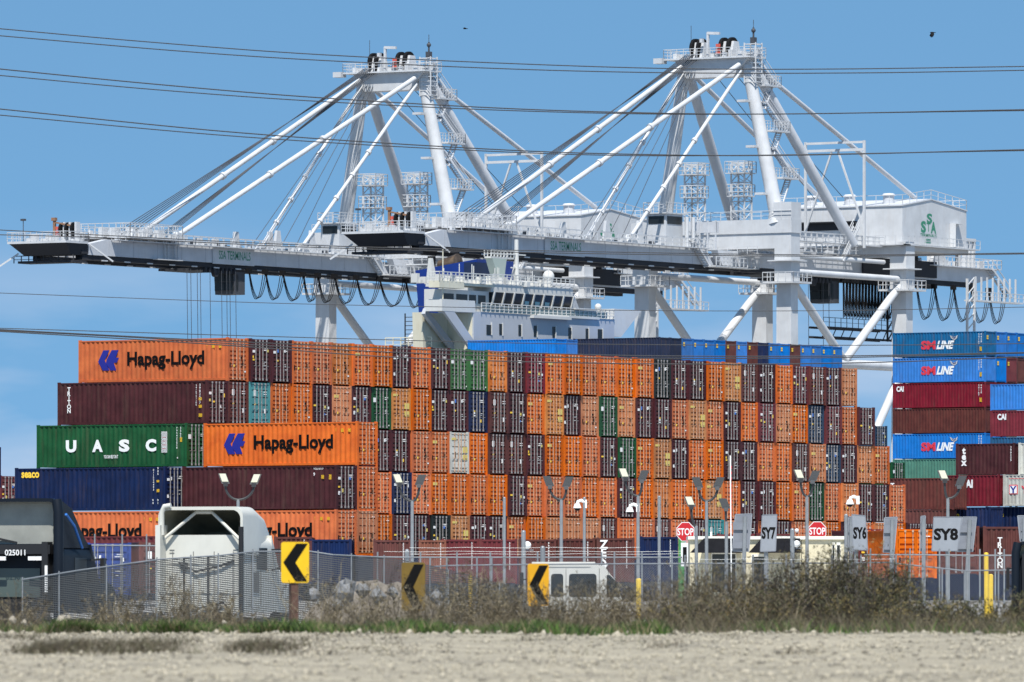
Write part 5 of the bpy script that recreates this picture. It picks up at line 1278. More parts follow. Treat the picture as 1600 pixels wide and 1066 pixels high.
SHR = [ # px, top, Y, width, stems, leafy, label
 (20, 925, 104, 120, 34, .15, "sparse brown weeds in front of the dark truck"),
 (180, 925, 105, 140, 44, .12, "thin brown weeds before the fence, left of the white truck"),
 (285, 903, 104, 110, 34, .10, "upright dry stalks in front of the white truck"),
 (352, 930, 106, 120, 40, .15, "low brown weeds under the white truck's right side"),
 (500, 880, 106, 150, 26, .10, "thin curved bare shrub right of the bright chevron sign"),
 (575, 905, 104, 150, 40, .12, "loose bare shrub between the first two chevron signs"),
 (660, 925, 101, 130, 70, .10, "low dense weeds in front of the mustard chevron sign"),
 (735, 880, 106, 140, 60, .45, "olive-tinted shrub right of the mustard chevron sign"),
 (800, 915, 103, 150, 90, .15, "brown thicket left of the third chevron sign"),
 (880, 912, 103, 160, 100, .12, "brown thicket in front of the van's windows"),
 (955, 905, 105, 150, 90, .15, "brown thicket in front of the van's nose"),
 (1030, 903, 104, 150, 90, .12, "grey-brown thicket left of the first booth"),
 (1100, 872, 105, 160, 120, .15, "tall brown bush in front of the first booth"),
 (1165, 868, 106, 150, 120, .2, "tall brown bush below the first canopy"),
 (1240, 868, 105, 130, 110, .4, "dark olive bush left of the numbered plate"),
 (1310, 855, 105, 150, 150, .6, "tallest olive bush, below the second booth"),
 (1385, 868, 106, 130, 130, .6, "olive bush right of the tallest one"),
 (1450, 905, 103, 150, 110, .55, "low olive bush below the large grey board"),
 (1520, 915, 104, 130, 110, .5, "low olive bush beside the yellow bollards"),
 (1590, 908, 104, 110, 110, .5, "low olive bush at the right edge of the frame"),
 (1210, 925, 99, 160, 120, .2, "low brown scrub in front of the tall bushes, middle right"),
 (1350, 925, 99, 170, 140, .35, "low brown scrub at the foot of the tallest bush"),
 (1075, 930, 99, 150, 90, .15, "low brown scrub right of the green grass"),
 (1490, 938, 99, 170, 120, .35, "low scrub by the gravel edge at far right")]
for (px, tp, Y, wpx, nst, lf, lab) in SHR: shrub('dry_shrub', lab, px, (tp - (8 if px != 1310 else 12)) if px < 1430 else tp + 12, Y, wpx * 1.15, int(nst * (1.55 if px < 1070 else (1.35 if px < 1430 else .8)) if px > 640 else nst * 1.9), SG, min(.8, lf * 1.3), cols=(0, 1, 1, 4) if px < 1070 else ((0, 1, 2, 4) if px < 1220 else (0, 2, 1, 2)), leafcols=(4, 0, 1) if px < 1070 else ((0, 5, 3) if px < 1220 else (3, 5, 3, 2)))
for px, tp, wp, ns, lab in ((52, 895, 70, 9, "tall dark stalks before the dark truck, at the fence's left end"), (200, 905, 90, 9, "few dark stalks between the two trucks"), (272, 880, 60, 10, "tall thin dark stalks at the white truck's left edge"), (340, 900, 70, 8, "dark stalks in front of the white truck's exhaust"), (510, 868, 80, 7, "long curved dark stems right of the bright chevron sign"), (600, 880, 80, 8, "dark stems left of the mustard chevron sign"), (770, 870, 90, 11, "tall dark stems left of the third chevron sign"), (930, 885, 90, 12, "tall dark stems before the van's windscreen"), (1050, 880, 90, 11, "tall dark stems left of the first booth")):
    shrub('dead_stalks', lab, px, tp, 107, wp, ns, "dark stalks rising out of the weeds", .25, cols=(2, 2, 0), leafcols=(2, 0), thick=1.5, cat='dead plant')
shrub('bare_sapling', "slim dark sapling trunk right of the tilted lettered board", 1218, 845, 108, 60, 9, None, .1, cols=(2,), lean=.3, thick=5.0, cat='sapling')
shrub('weed_tuft', "dark green tuft growing on the gravel in the middle", 691, 985, 90, 40, 26, None, .8, cols=(2, 3), leafcols=(2, 3), cat='weed')
shrub('weed_tuft', "thin grassy tuft on the gravel below the third chevron sign", 828, 998, 84, 46, 22, None, .3, cols=(2, 1, 4), leafcols=(3, 2), cat='weed')
# rubble
mb = MB(); mb.ball((0, 0, 0), 1.0, 24, 12, 1.0); rn0 = random.Random(4)
mb.v = [(x * 1.75 * (1 + rn0.uniform(-.06, .06)), y * 1.6, z * 1.62 * (1 + rn0.uniform(-.08, .08))) for x, y, z in mb.v]
o = mb.build('earth_mound', mat('mound_earth', (.20, .175, .145), .95, var=.4, scale=3, bump=.8)); o.location = ((590 - 800) / F * 153, 153.2, gz(153)); tag(o, kind='structure')
RB = [mat('rubble_grey', (.19, .195, .20), .85, var=.25, scale=4), mat('rubble_buff', (.38, .34, .27), .9, var=.3, scale=4)]
rnd = random.Random(21)
def rock(px, py, Y, wpx, lab, m=0, grp="broken rocks behind the fence"):
    X = (px - 800) / F * Y; r = wpx / F * Y / 2; mb = MB(); mb.ball((0, 0, 0), r * .8, 6, 4, 1.0)
    mb.v = [(x * (1 + rnd.uniform(-.4, .3)), y * (1 + rnd.uniform(-.2, .2)), z * (1 + rnd.uniform(-.3, .4)) + r * .5) for x, y, z in mb.v]
    z = (HZ - py) / F * Y; o = mb.build('rock', RB[m]); o.location = (X, Y, z); tag(o, lab, 'rock', grp)
for a in ((540, 938, 151.2, 46, "large pale grey rock on the mound right of the bright chevron sign"), (566, 930, 151.6, 30, "grey boulder leaning on the largest one"), (590, 940, 151.2, 32, "pale grey rock right of the two boulders"), (614, 932, 151.4, 22, "small grey rock left of the mustard chevron sign"),
          (490, 935, 151.5, 24, "small pale rock beside the chevron sign's post"), (682, 940, 151.4, 26, "buff grey rock right of the mustard chevron sign"), (528, 952, 151, 24, "low pale rock in front of the large boulder")): rock(*a)
for a in ((20, 972, 101, 14, "small buff stone at far left of the grass"), (97, 975, 100, 22, "buff stone below the fence's left end"), (108, 969, 101, 12, "tiny buff stone beside the larger one at left"), (350, 977, 100, 12, "small buff stone under the white truck"), (38, 976, 100, 12, "flat buff stone near the left edge")): rock(*a, 1, "small stones in the grass")
# ================================================================ street furniture
POLE = mat('galvanised_pole', (.27, .285, .295), .45, .3, var=.2, scale=3)
LAMPB = mat('lamp_housing', (.025, .026, .028), .55); LAMPG = mat('lamp_housing_grey', (.075, .078, .082), .55); LENS = mat('lamp_lens', (.50, .50, .38), .25)
def twin(px, jy, heads, Y, lab, lens, grp="twin floodlights on poles", name='street_lamp'):
    X = (px - 800) / F * Y; zb = gz(Y); t = thing(name, lab, 'street lamp', (X, Y, zb), 0, grp); k = Y / F
    zj = (HZ - jy) * k - zb; mb = MB(); mb.tube((0, 0, 0), (0, 0, zj), 3.2 * k, 2.5 * k, 10); mb.build('pole', POLE, t, True)
    for (hx, hy), ln in zip(heads, lens):
        dx = (hx - px) * k; zh = (HZ - hy) * k - zb; sgn = 1 if dx >= 0 else -1
        low = zh - 7 * k; pts = [(0, 0, zj)]
        for i in range(1, 9):
            a = i / 8 * math.pi / 2; pts.append((dx * math.sin(a), 0, zj + (low - zj) * (1 - math.cos(a)) * .9 + 0))
        pts.append((dx, 0, low)); mb = MB(); mb.path(pts, 1.9 * k, 8); mb.build('arm', LAMPB, t, True)
        w_, h_ = 6.2 * k, 8.0 * k; tilt = 4 * k * sgn; mb = MB()
        c = Vector((dx + tilt * .3, 0, zh)); th = 3.2 * k
        lo = [c + Vector((-w_ - tilt * .5, -th, -h_)), c + Vector((w_ - tilt * .5, -th, -h_)), c + Vector((w_ - tilt * .5, th, -h_)), c + Vector((-w_ - tilt * .5, th, -h_))]
        yo = 5 * k * (1 if ln else -1)
        hi = [c + Vector((-w_ + tilt, -th + yo, h_)), c + Vector((w_ + tilt, -th + yo, h_)), c + Vector((w_ + tilt, th + yo, h_)), c + Vector((-w_ + tilt, th + yo, h_))]
        mb.hexa(lo, hi); mb.box(c.x - w_ * .55 - tilt * .4, c.x + w_ * .55 - tilt * .4, -th * 1.4, th * 1.2, c.z - h_ - 4 * k, c.z - h_ + 2 * k)
        hd = mb.build('lamp_head', LAMPB if ln else LAMPG, t)
        if ln:
            m2 = MB(); off = Vector((0, -.004, 0)); A = [lo[0], lo[1], hi[1], hi[0]]; cc = sum(A, Vector()) / 4
            m2.face([cc + (p - cc) * .78 + off + Vector((0, 0, 1.5 * k)) for p in A]); m2.build('lens', LENS, hd)
    return t
twin(372, 781, [(352, 748), (397, 749)], 290, "twin floodlight rising behind the white truck's roof", (1, 1))
twin(644, 783, [(624, 749), (655, 750)], 290, "twin floodlight just left of the mustard chevron sign's column", (1, 0))
twin(877, 781, [(859, 752), (885, 753)], 300, "twin floodlight with two grey-backed heads above the van", (0, 0))
twin(997, 775, [(977, 740), (1003, 743)], 300, "twin floodlight beside the white camera dome, blue box below", (1, 0))
twin(1104, 783, [(1092, 754), (1121, 754)], 310, "twin floodlight right of the first stop sign, grey-backed heads", (0, 0))
twin(1088, 822, [(1080, 784)], 305, "single floodlight leaning left above the first canopy", (1,))
twin(1135, 815, [(1134, 787)], 305, "single grey-backed floodlight left of the striped barrier arm", (0,))
twin(1261, 776, [(1251, 742), (1270, 744)], 300, "twin floodlight with a large lens above the second stop sign", (1, 0))
twin(1481, 779, [(1476, 743), (1499, 752)], 300, "twin floodlight above the large lettered grey board", (1, 0))
def pole(px, yt, Y, lab, w_=4.8, cat='pole', grp="plain grey poles at the gate", m=None, yb=None):
    X = (px - 800) / F * Y; zb = gz(Y); k = Y / F; mb = MB(); mb.tube((0, 0, 0), (0, 0, (HZ - yt) * k - zb), w_ / 2 * k, n=10); mb.ball((0, 0, (HZ - yt) * k - zb), w_ / 2 * k * 1.05, 8, 5)
    o = mb.build('pole', m or POLE, None, True); o.location = (X, Y, zb); tag(o, lab, cat, grp); return o
pole(788, 779, 290, "tall plain pole left of the third twin floodlight")
pole(913, 779, 290, "tall plain pole behind the van's front")
pole(1030, 777, 290, "tall plain pole in front of the blue box")
pole(818, 832, 280, "short thick post beside the van's rear", 7)
pole(848, 857, 260, "stubby post above the third chevron sign", 8)
pole(1238, 829, 280, "grey post left of the white globe", 7)
pole(1322, 806, 290, "grey pole below the camera at the second booth", 6)
pole(636, 862, 265, "stubby fence post left of the mustard chevron sign", 8)
def camera_dome(px, py, Y, lab, side=1):
    k = Y / F; t = thing('security_camera', lab, 'camera', ((px - 800) * k, Y, (HZ - py) * k), 0, "white dome cameras"); mb = MB()
    mb.path([(8 * k * side, 0, 6 * k), (2 * k, 0, 9 * k), (-3 * k, 0, 7 * k), (-4 * k, 0, 2 * k)], 2.6 * k, 8); mb.tube((-4 * k, 0, 4 * k), (-4 * k, 0, -3 * k), 4 * k, 6.5 * k, 14); mb.build('housing', WHITE, t, True)
    mb = MB(); mb.box(6 * k, 11 * k, -2 * k, 2 * k, -3 * k, 10 * k); mb.build('bracket', WHITE, t)
    mb = MB(); mb.ball((-4 * k, 0, -3 * k), 5 * k, 12, 8, .9); mb.build('dome', BLK, t, True)
camera_dome(906, 791, 290, "white dome camera on the tall plain pole behind the van"); camera_dome(988, 797, 300, "white dome camera left of the pole before the blue box"); camera_dome(1332, 785, 290, "white dome camera above the grey pole near the second booth")
def globe(px, py, Y, r, lab):
    k = Y / F; t = thing('globe_lamp', lab, 'lamp', ((px - 800) * k, Y, (HZ - py) * k - r * k * 1.4), 0, "small white globes at the gate"); mb = MB(); mb.ball((0, 0, r * k * 1.4), r * k, 16, 10); mb.build('globe', WHITE, t, True)
    mb = MB(); mb.tube((0, 0, 0), (0, 0, r * k * .5), r * k * .3); mb.box(0, r * k * 1.6, -.02, .02, 0, r * k * .25); mb.build('bracket', POLE, t)
globe(824, 852, 282, 6, "white ball light on the short thick post"); globe(1245, 850, 285, 5.5, "white globe beside the second canopy's right end"); globe(1245, 829, 290, 3, "tiny cream globe above the white globe")
# chevron signs
YS = mat('sign_yellow', (.80, .49, .008), .45, var=.08, scale=6); YM = mat('sign_yellow_shaded', (.17, .105, .012), .6, var=.2, scale=6); BKS = mat('sign_black', (.006, .006, .006), .7, spec=.1)  # mustard is the sign yellow with backlit shade put into the colour
WOODP = mat('brown_post', (.11, .055, .04), .8, var=.3, scale=8)
def chevron(px, py, Y, w_, h_, yaw, lab, m, post=(.055)):
    k = Y / F; zb = gz(Y); t = thing('chevron_sign', lab, 'road sign', ((px - 800) * k, Y, zb), yaw, "yellow chevron signs"); zc = (HZ - py) * k - zb; W, Hh = w_ * k / 2 / math.cos(yaw), h_ * k / 2; mb = MB(); r = .04
    pts = []
    for cx, cz, a0 in ((W - r, Hh - r, 0), (-W + r, Hh - r, 90), (-W + r, -Hh + r, 180), (W - r, -Hh + r, 270)):
        for j in range(5): a = math.radians(a0 + j * 22.5); pts.append((cx + r * math.cos(a), zc + cz + r * math.sin(a)))
    mb.prism(pts, -.008, .008, 'y'); mb.build('panel', m, t)
    mb = MB(); P = lambda a, b: (a * W, zc + b * Hh)
    mb.prism([P(.08, .92), P(.88, .92), P(0.0, 0.0), P(.85, -.92), P(.02, -.92), P(-.86, 0)], -.014, -.009, 'y'); mb.build('chevron', BKS, t)
    mb = MB(); mb.box(-post, post, .01, .01 + post * 2, 0, zc + Hh * .8); mb.build('post', WOODP, t)
chevron(461, 879, 117, 43, 64, .35, "bright yellow chevron sign pointing left, nearest and leftmost", YS)
chevron(646, 917, 121, 37, 76, -.3, "shade-darkened mustard chevron sign half hidden by weeds", YM)
chevron(841, 914, 124, 33, 66, .5, "orange-yellow chevron sign in front of the van's rear window", mat('sign_orange_yellow', (.72, .36, .008), .5, var=.12, scale=6))
# stop signs
RD = mat('stop_red', (.50, .012, .018), .45)
def stop(px, py, Y, lab, num, plate, cols):
    k = Y / F; zb = gz(Y); t = thing('stop_sign', lab, 'stop sign', ((px - 800) * k, Y, zb), 0, "stop signs at the gate"); zc = (HZ - py) * k - zb; R = 16.2 * k
    def octo(r): return [(r * math.cos(math.radians(22.5 + 45 * i)) * .93, zc + r * math.sin(math.radians(22.5 + 45 * i))) for i in range(8)]
    mb = MB(); mb.prism(octo(R), 0, .01, 'y'); mb.build('border', WHITE, t); mb = MB(); mb.prism(octo(R * .93), -.006, 0, 'y'); mb.build('panel', RD, t)
    mb = MB(); word(mb, "STOP", (-R * .77, -.009, zc - 5.2 * k), (1, 0, 0), (0, 0, 1), 15.2 * k, width=R * 1.54, bold=.02); mb.build('lettering', WHITE, t)
    mb = MB(); mb.box(-.03, .03, .012, .07, 0, zc); mb.build('post', POLE, t)
    if plate:
        x0, x1, y0, y1 = plate; mb = MB(); mb.box((x0 - px) * k, (x1 - px) * k, .011, .02, (HZ - y1) * k - zb, (HZ - y0) * k - zb); pl = mb.build('number_plate', mat(cols, {'plate_white': (.72, .72, .72), 'plate_grey': (.42, .43, .44)}[cols], .5), t)
        mb = MB(); word(mb, num, ((x0 + 3 - px) * k, .006, (HZ - y1 + 7) * k - zb), (1, 0, 0), (0, 0, 1), (y1 - y0 - 13) / .72 * k, width=((x1 - x0) - 6) * k * (.55 if num == '1' else 1), bold=.01); mb.build('number', BKS, pl)
stop(1071, 831, 335, "red stop sign over a white number plate, left of the first canopy", "1", (1064, 1081, 848, 885), 'plate_white')
stop(1277, 830, 335, "red stop sign over a grey number plate, by the second booth", "2", (1269, 1285, 847, 882), 'plate_grey')
# lettered boards
GB = mat('board_grey', (.25, .27, .30), .5, var=.1, scale=2); GBK = mat('board_back_grey', (.19, .205, .235), .6, var=.15, scale=2)
def board(pts, Y, lab, txt=None, back=False, ppx=None, tilt=0, tx=None):
    k = Y / F; zb = gz(Y); px = sum(p[0] for p in pts) / 4; t = thing('lane_board', lab, 'sign board', ((px - 800) * k, Y, zb), 0, "grey lane boards at the gate")
    Q = [((a - px) * k, (HZ - b) * k - zb) for a, b in pts]; mb = MB()
    dep = [0, .0, .0, .0]; th = .045
    mb.prism([Q[0], Q[1], Q[2], Q[3]], 0, th, 'y'); bd = mb.build('panel', GBK if back else GB, t)
    mb = MB()
    for i in range(4):
        a, b = Q[i], Q[(i + 1) % 4]; mb.bar((a[0], th / 2, a[1]), (b[0], th / 2, b[1]), 1.3 * k, th * 1.3, up=(0, 1, 0))
    mb.build('rim', GB if back else GBK, t)
    pp = 0 if ppx is None else (ppx - px) * k; zt = max(Q[0][1], Q[1][1]); mb = MB()
    if back: mb.tube((pp, -.10, 0), (pp + tilt * k, -.10, zt - .1), 3.2 * k, n=8)
    else: mb.tube((pp, th + .1, 0), (pp, th + .1, zt - .1), 3.2 * k, n=8)
    mb.build('post', POLE, t, True)
    if back:
        mb = MB(); w_ = Q[1][0] - Q[0][0]; mb.box(Q[3][0] + w_ * .05, Q[2][0] - w_ * .05, -.07, -.002, Q[0][1] - 24 * k, Q[0][1] - 12 * k); mb.box(Q[3][0] + w_ * .05, Q[2][0] - w_ * .05, -.07, -.002, Q[3][1] + 4 * k, Q[3][1] + 14 * k); mb.build('bracket', GBK, t)
    if txt:
        mb = MB(); x0, x1, yb, hh = tx; word(mb, txt, ((x0 - px) * k, -.006, (HZ - yb) * k - zb), (1, 0, 0), (0, 0, 1), hh / .72 * k, width=(x1 - x0) * k, bold=.045); mb.build('lettering', BKS, t)
board([(1191, 805), (1214, 804), (1212, 861), (1188, 862)], 290, "grey board lettered SY7 above the second canopy", "SY7", tx=(1190, 1212, 841, 17), ppx=1197)
board([(1331, 804), (1352, 806), (1356, 860), (1333, 859)], 290, "grey board lettered SY6 right of the second booth", "SY6", tx=(1333, 1354, 841, 17), ppx=1338)
board([(1459, 808), (1503, 808), (1496, 861), (1456, 861)], 290, "large grey board lettered SY8 under the twin floodlight", "SY8", tx=(1459, 1497, 843, 17), ppx=1481)
board([(1149, 804), (1175, 803), (1170, 862), (1144, 861)], 288, "back of a grey board left of the SY7 board", back=True, ppx=1160, tilt=4)
board([(1326, 808), (1333, 807), (1334, 862), (1325, 861)], 292, "narrow edge-on grey board hugging the SY6 board's left side", back=True, ppx=1330)
board([(1382, 809), (1402, 808), (1397, 864), (1380, 863)], 288, "back of a grey board with the orange box to its right", back=True, ppx=1391, tilt=3)
board([(1439, 807), (1446, 806), (1446, 862), (1438, 861)], 288, "narrow grey board on a post left of the SY8 board", back=True, ppx=1443)
board([(1504, 808), (1526, 808), (1520, 862), (1496, 862)], 292, "back of a grey board touching the SY8 board's right side", back=True, ppx=1507, tilt=8)
board([(1590, 806), (1612, 806), (1612, 846), (1594, 846)], 290, "back of a grey board cut by the right edge", back=True, ppx=1600)
# barrier arm
k = 300 / F; t = thing('barrier_arm', "raised white barrier arm with red marks above the first canopy", 'barrier', ((1143 - 800) * k, 300, gz(300))); zb = gz(300); mb = MB()
mb.bar((0, 0, 1.0), (-2 * k, 0, (HZ - 712) * k - zb), 4.5 * k, .04); mb.build('arm', WHITE, t)
mb = MB()
for i in range(12): z = (HZ - 728 - i * 9) * k - zb; mb.box(-2.0 * k, .2 * k, -.03, -.021, z - 4.5 * k, z)
mb.build('red_marks', REDL, t); mb = MB(); mb.box(-.2, .2, -.15, .25, 0, 1.05); mb.build('housing', YS, t)
# bollards
for px, yt, Y, lab, w_ in ((998, 906, 285, "yellow bollard in front of the blue box", 9), (1350.5, 864, 300, None, 0), (1541, 865, 290, "taller yellow bollard near the right edge", 7), (1548, 899, 288, "shorter yellow bollard against the taller one", 8), (735, 900, 240, "pale yellow bollard right of the mustard chevron sign", 6)):
    if lab:
        k = Y / F; zb = gz(Y); mb = MB(); h = (HZ - yt) * k - zb; mb.tube((0, 0, 0), (0, 0, h), w_ / 2 * k, n=14); mb.ball((0, 0, h), w_ / 2 * k, 14, 8, .5); o = mb.build('bollard', mat('bollard_yellow', (.72, .48, .03), .5, var=.2, scale=4), None, True); o.location = ((px - 800) * k, Y, zb); tag(o, lab, 'bollard', "yellow bollards")
# gate booths
CRM = mat('booth_cream', (.66, .60, .43), .7, var=.12, scale=1.2, streak=.3, grime=(.3, .25, .16)); CRT = mat('booth_trim_white', (.74, .72, .64), .6); CANO = mat('black_canvas', (.010, .010, .012), .85, var=.3, scale=2, spec=.1); BGLASS = mat('booth_dark_glass', (.03, .032, .03), .2)
def booth(x0, x1, yt, Y, lab, canopies, wins, roofp):
    k = Y / F; zb = gz(Y); X = ((x0 + x1) / 2 - 800) * k; t = thing('gate_booth', lab, 'booth', (X, Y, zb)); c = (x0 + x1) / 2; H = (HZ - yt) * k - zb; mb = MB(); mb.box((x0 - c) * k, (x1 - c) * k, 0, 3.4, 0, H); w = mb.build('wall', CRM, t)
    mb = MB(); mb.box((x0 - 3 - c) * k, (x1 + 3 - c) * k, -.12, 3.5, H, H + 5 * k); mb.build('roof', CRT, t)
    for (a, b, cc, d, y0, y1) in canopies:      # top left, top right, bottom right, bottom left px
        mb = MB(); z0, z1 = (HZ - y0) * k - zb, (HZ - y1) * k - zb; o = 1.3
        mb.hexa([((d - c) * k, -o, z1), ((cc - c) * k, -o, z1), ((b - c) * k, -.02, z1), ((a - c) * k, -.02, z1)], [((a - c) * k, -.10, z0), ((b - c) * k, -.10, z0), ((b - c) * k, -.02, z0), ((a - c) * k, -.02, z0)]); mb.build('canopy', CANO, t)
    for (a, b, y0, y1) in wins:
        mb = MB(); mb.box((a - c) * k, (b - c) * k, -.015, .02, (HZ - y1) * k - zb, (HZ - y0) * k - zb); f = mb.build('window', BGLASS, t)
        m2 = MB()
        for xx in (a, b): m2.box((xx - .8 - c) * k, (xx + .8 - c) * k, -.04, -.016, (HZ - y1) * k - zb, (HZ - y0) * k - zb)
        m2.box((a - c) * k, (b - c) * k, -.05, -.016, (HZ - y0) * k - zb, (HZ - y0 - -2) * k - zb + .06); m2.build('window_frame', CRT, f)
    if roofp:
        mb = MB()
        for a in roofp: mb.box((a - c) * k, (a + 3 - c) * k, .2, .5, H + 5 * k, H + 12 * k)
        mb.build('roof_vent', CRT, t)
booth(1078, 1252, 843, 325, "long low cream gate booth with two black sloping canopies", [(1100, 1158, 1162, 1077, 841, 864), (1190, 1250, 1250, 1168, 841, 864)], [(1112, 1150, 866, 925), (1174, 1200, 870, 925)], [1110])
booth(1253, 1326, 843, 327, "smaller cream gate booth with ribbed cornice, behind the second stop sign", [], [(1300, 1304.5, 852, 925), (1307, 1313, 852, 925)], [])
mb = MB(); k = 326 / F
# green panel and blue box edge
t = thing('green_panel', "narrow green panel behind the first stop sign", 'panel', ((1065 - 800) * 500 / F, 500, gz(500))); k = 500 / F
mb = MB(); mb.box(-5 * k, 5 * k, 0, .3, 0, (HZ - 842) * k - gz(500)); mb.build('panel', mat('panel_green', (.05, .24, .06), .6, var=.2), t)
# ================================================================ fences
def chain_mat(name, cov, col, cell=.11, rows=0):
    m = bpy.data.materials.new(name); m.use_nodes = True; t = m.node_tree; b = t.nodes["Principled BSDF"]; b.inputs['Base Color'].default_value = (*col, 1); b.inputs['Roughness'].default_value = .5; b.inputs['Metallic'].default_value = .2
    o = t.nodes["Material Output"]; tcn = t.nodes.new("ShaderNodeTexCoord"); sep = t.nodes.new("ShaderNodeSeparateXYZ"); t.links.new(tcn.outputs['Object'], sep.inputs[0])
    outs = []
    for sgn in ((1, -1) if not rows else (0, 1)):
        a = t.nodes.new("ShaderNodeMath"); a.operation = 'MULTIPLY_ADD'; a.inputs[1].default_value = sgn if not rows else (.12 if sgn == 0 else 0); t.links.new(sep.outputs[2 if not (rows and sgn == 0) else 0], a.inputs[0]); t.links.new(sep.outputs[0 if not (rows and sgn == 0) else 2], a.inputs[2])
        d = t.nodes.new("ShaderNodeMath"); d.operation = 'DIVIDE'; d.inputs[1].default_value = cell * (1.3 if rows and sgn == 0 else 1); t.links.new(a.outputs[0], d.inputs[0])
        f = t.nodes.new("ShaderNodeMath"); f.operation = 'FRACT'; t.links.new(d.outputs[0], f.inputs[0])
        l = t.nodes.new("ShaderNodeMath"); l.operation = 'LESS_THAN'; l.inputs[1].default_value = cov * (1.45 if rows and sgn == 0 else (.75 if rows else 1)); t.links.new(f.outputs[0], l.inputs[0]); outs.append(l)
    mxn = t.nodes.new("ShaderNodeMath"); mxn.operation = 'MAXIMUM'; t.links.new(outs[0].outputs[0], mxn.inputs[0]); t.links.new(outs[1].outputs[0], mxn.inputs[1]); t.links.new(mxn.outputs[0], b.inputs['Alpha'])
    return m
CH1 = chain_mat('chain_link_dense', .34, (.10, .10, .095), .040, .5); CH2 = chain_mat('chain_link', .07, (.22, .23, .24), .08)
def fence(name, lab, tops, bottoms, Ys, chain, postevery, grp=None, rails=True, postx=None, pr=2.2, extra=0):
    """tops/bottoms: (px, py) along the fence, Ys distances"""
    P0 = Vector(((tops[0][0] - 800) * Ys[0] / F, Ys[0], gz(Ys[0]))); t = thing(name, lab, 'fence', P0, 0, grp); A = []; B = []
    for (a, b), (c, d), Y in zip(tops, bottoms, Ys):
        A.append(Vector(((a - 800) / F * Y, Y, (HZ - b) / F * Y)) - P0); B.append(Vector(((c - 800) / F * Y, Y, (HZ - d) / F * Y)) - P0)
    if chain:
        mb = MB()
        for i in range(len(A) - 1): mb.face([B[i], B[i + 1], A[i + 1], A[i]])
        mb.build('chain_link', chain, t)
    k = Ys[0] / F
    if rails:
        mb = MB()
        for i in range(len(A) - 1): mb.tube(A[i], A[i + 1], 1.2 * k, n=7)
        mb.build('top_rail', POLE, t, True)
    xs = postx or [tops[0][0] + i * postevery for i in range(int((tops[-1][0] - tops[0][0]) / postevery) + 1)]
    for px in xs:
        for i in range(len(tops) - 1):
            if tops[i][0] <= px <= tops[i + 1][0]:
                f = (px - tops[i][0]) / (tops[i + 1][0] - tops[i][0]); a = A[i].lerp(A[i + 1], f); b = B[i].lerp(B[i + 1], f); mb = MB(); mb.tube(Vector((a.x, a.y, b.z)), Vector((a.x, a.y, a.z + extra * k)), pr / 2 * k * 1.1, n=8); mb.build('post', POLE, t, True); break
    return t
fence('chain_link_fence', "sloping chain-link fence in front of the two trucks", [(34, 906), (125, 891), (250, 874), (345, 868), (395, 862), (480, 861), (520, 867), (600, 871)], [(33, 968), (125, 968), (250, 970), (345, 971), (395, 972), (480, 972), (520, 972), (600, 972)], [185, 187, 189, 190, 191, 192, 192, 193], CH1, 0, postx=[35, 92, 166, 245, 298, 341, 395, 497, 549, 600], pr=2.1, extra=4)
fence('chain_link_fence', "chain-link fence falling away to the right behind the mustard chevron sign", [(600, 871), (660, 880), (740, 900), (860, 930)], [(600, 972), (660, 972), (740, 972), (860, 972)], [193, 194, 196, 198], CH1, 0, postx=[640, 700, 780], rails=False, pr=2.5)
fence('pipe_rail_fence', "upper pipe-rail fence running right across the gate", [(560, 870), (640, 871), (830, 871), (1066, 871)], [(560, 968), (640, 968), (830, 968), (1066, 968)], [262, 262, 262, 262], CH2, 0, postx=[590, 657, 714, 766, 840, 940, 960, 1003, 1050], pr=2.4, extra=8)
fence('pipe_rail_fence', "slanting pipe-rail fence behind the mustard chevron sign", [(672, 886), (700, 884), (832, 882), (1000, 881), (1300, 880), (1400, 879)], [(672, 962), (700, 962), (832, 962), (1000, 962), (1300, 962), (1400, 962)], [236, 238, 240, 242, 244, 246], CH2, 0, postx=[672, 698, 745, 768, 1070, 1133, 1176, 1228, 1300, 1345, 1400], pr=2.6, extra=14)
fence('pipe_rail_fence', "pipe-rail fence before the concrete pad at right", [(1350, 867), (1425, 867), (1530, 868), (1582, 868)], [(1350, 945), (1425, 945), (1530, 945), (1582, 945)], [270, 270, 270, 270], CH2, 0, postx=[1360, 1396, 1422, 1444, 1468, 1483, 1514, 1531, 1555, 1569], pr=2.3, extra=10)
fence('pipe_rail_fence', "low slanting pipe rail in front of the orange box", [(1385, 879), (1507, 892), (1583, 891)], [(1385, 950), (1507, 950), (1583, 950)], [250, 251, 252], None, 0, postx=[1420, 1472, 1507, 1560], pr=2.3)
fence('chain_link_fence', "pale pipe-rail fence left of the white truck, blue doors behind", [(120, 852), (250, 853)], [(120, 950), (250, 950)], [250, 250], CH2, 0, postx=[148, 191, 229, 244], pr=2.2, extra=18)
mb = MB()
# barbed strands
for i, (yy, x0, x1) in enumerate(((862, 600, 1066), (856, 640, 1000), (866, 640, 1066), (874, 1090, 1400))):
    Y = 262; mb = MB(); mb.path([((x0 + (x1 - x0) * f / 8 - 800) / F * Y, Y, (HZ - yy - .7 * math.sin(f * 2.2)) / F * Y) for f in range(9)], .006, 5)
    o = mb.build('barbed_wire', POLE); tag(o, ["middle barbed strand above the pipe-rail fence", "topmost barbed strand above the pipe-rail fence", "lowest barbed strand above the pipe-rail fence", "barbed strand in front of the gate booths"][i], 'barbed wire', "barbed strands over the fence")
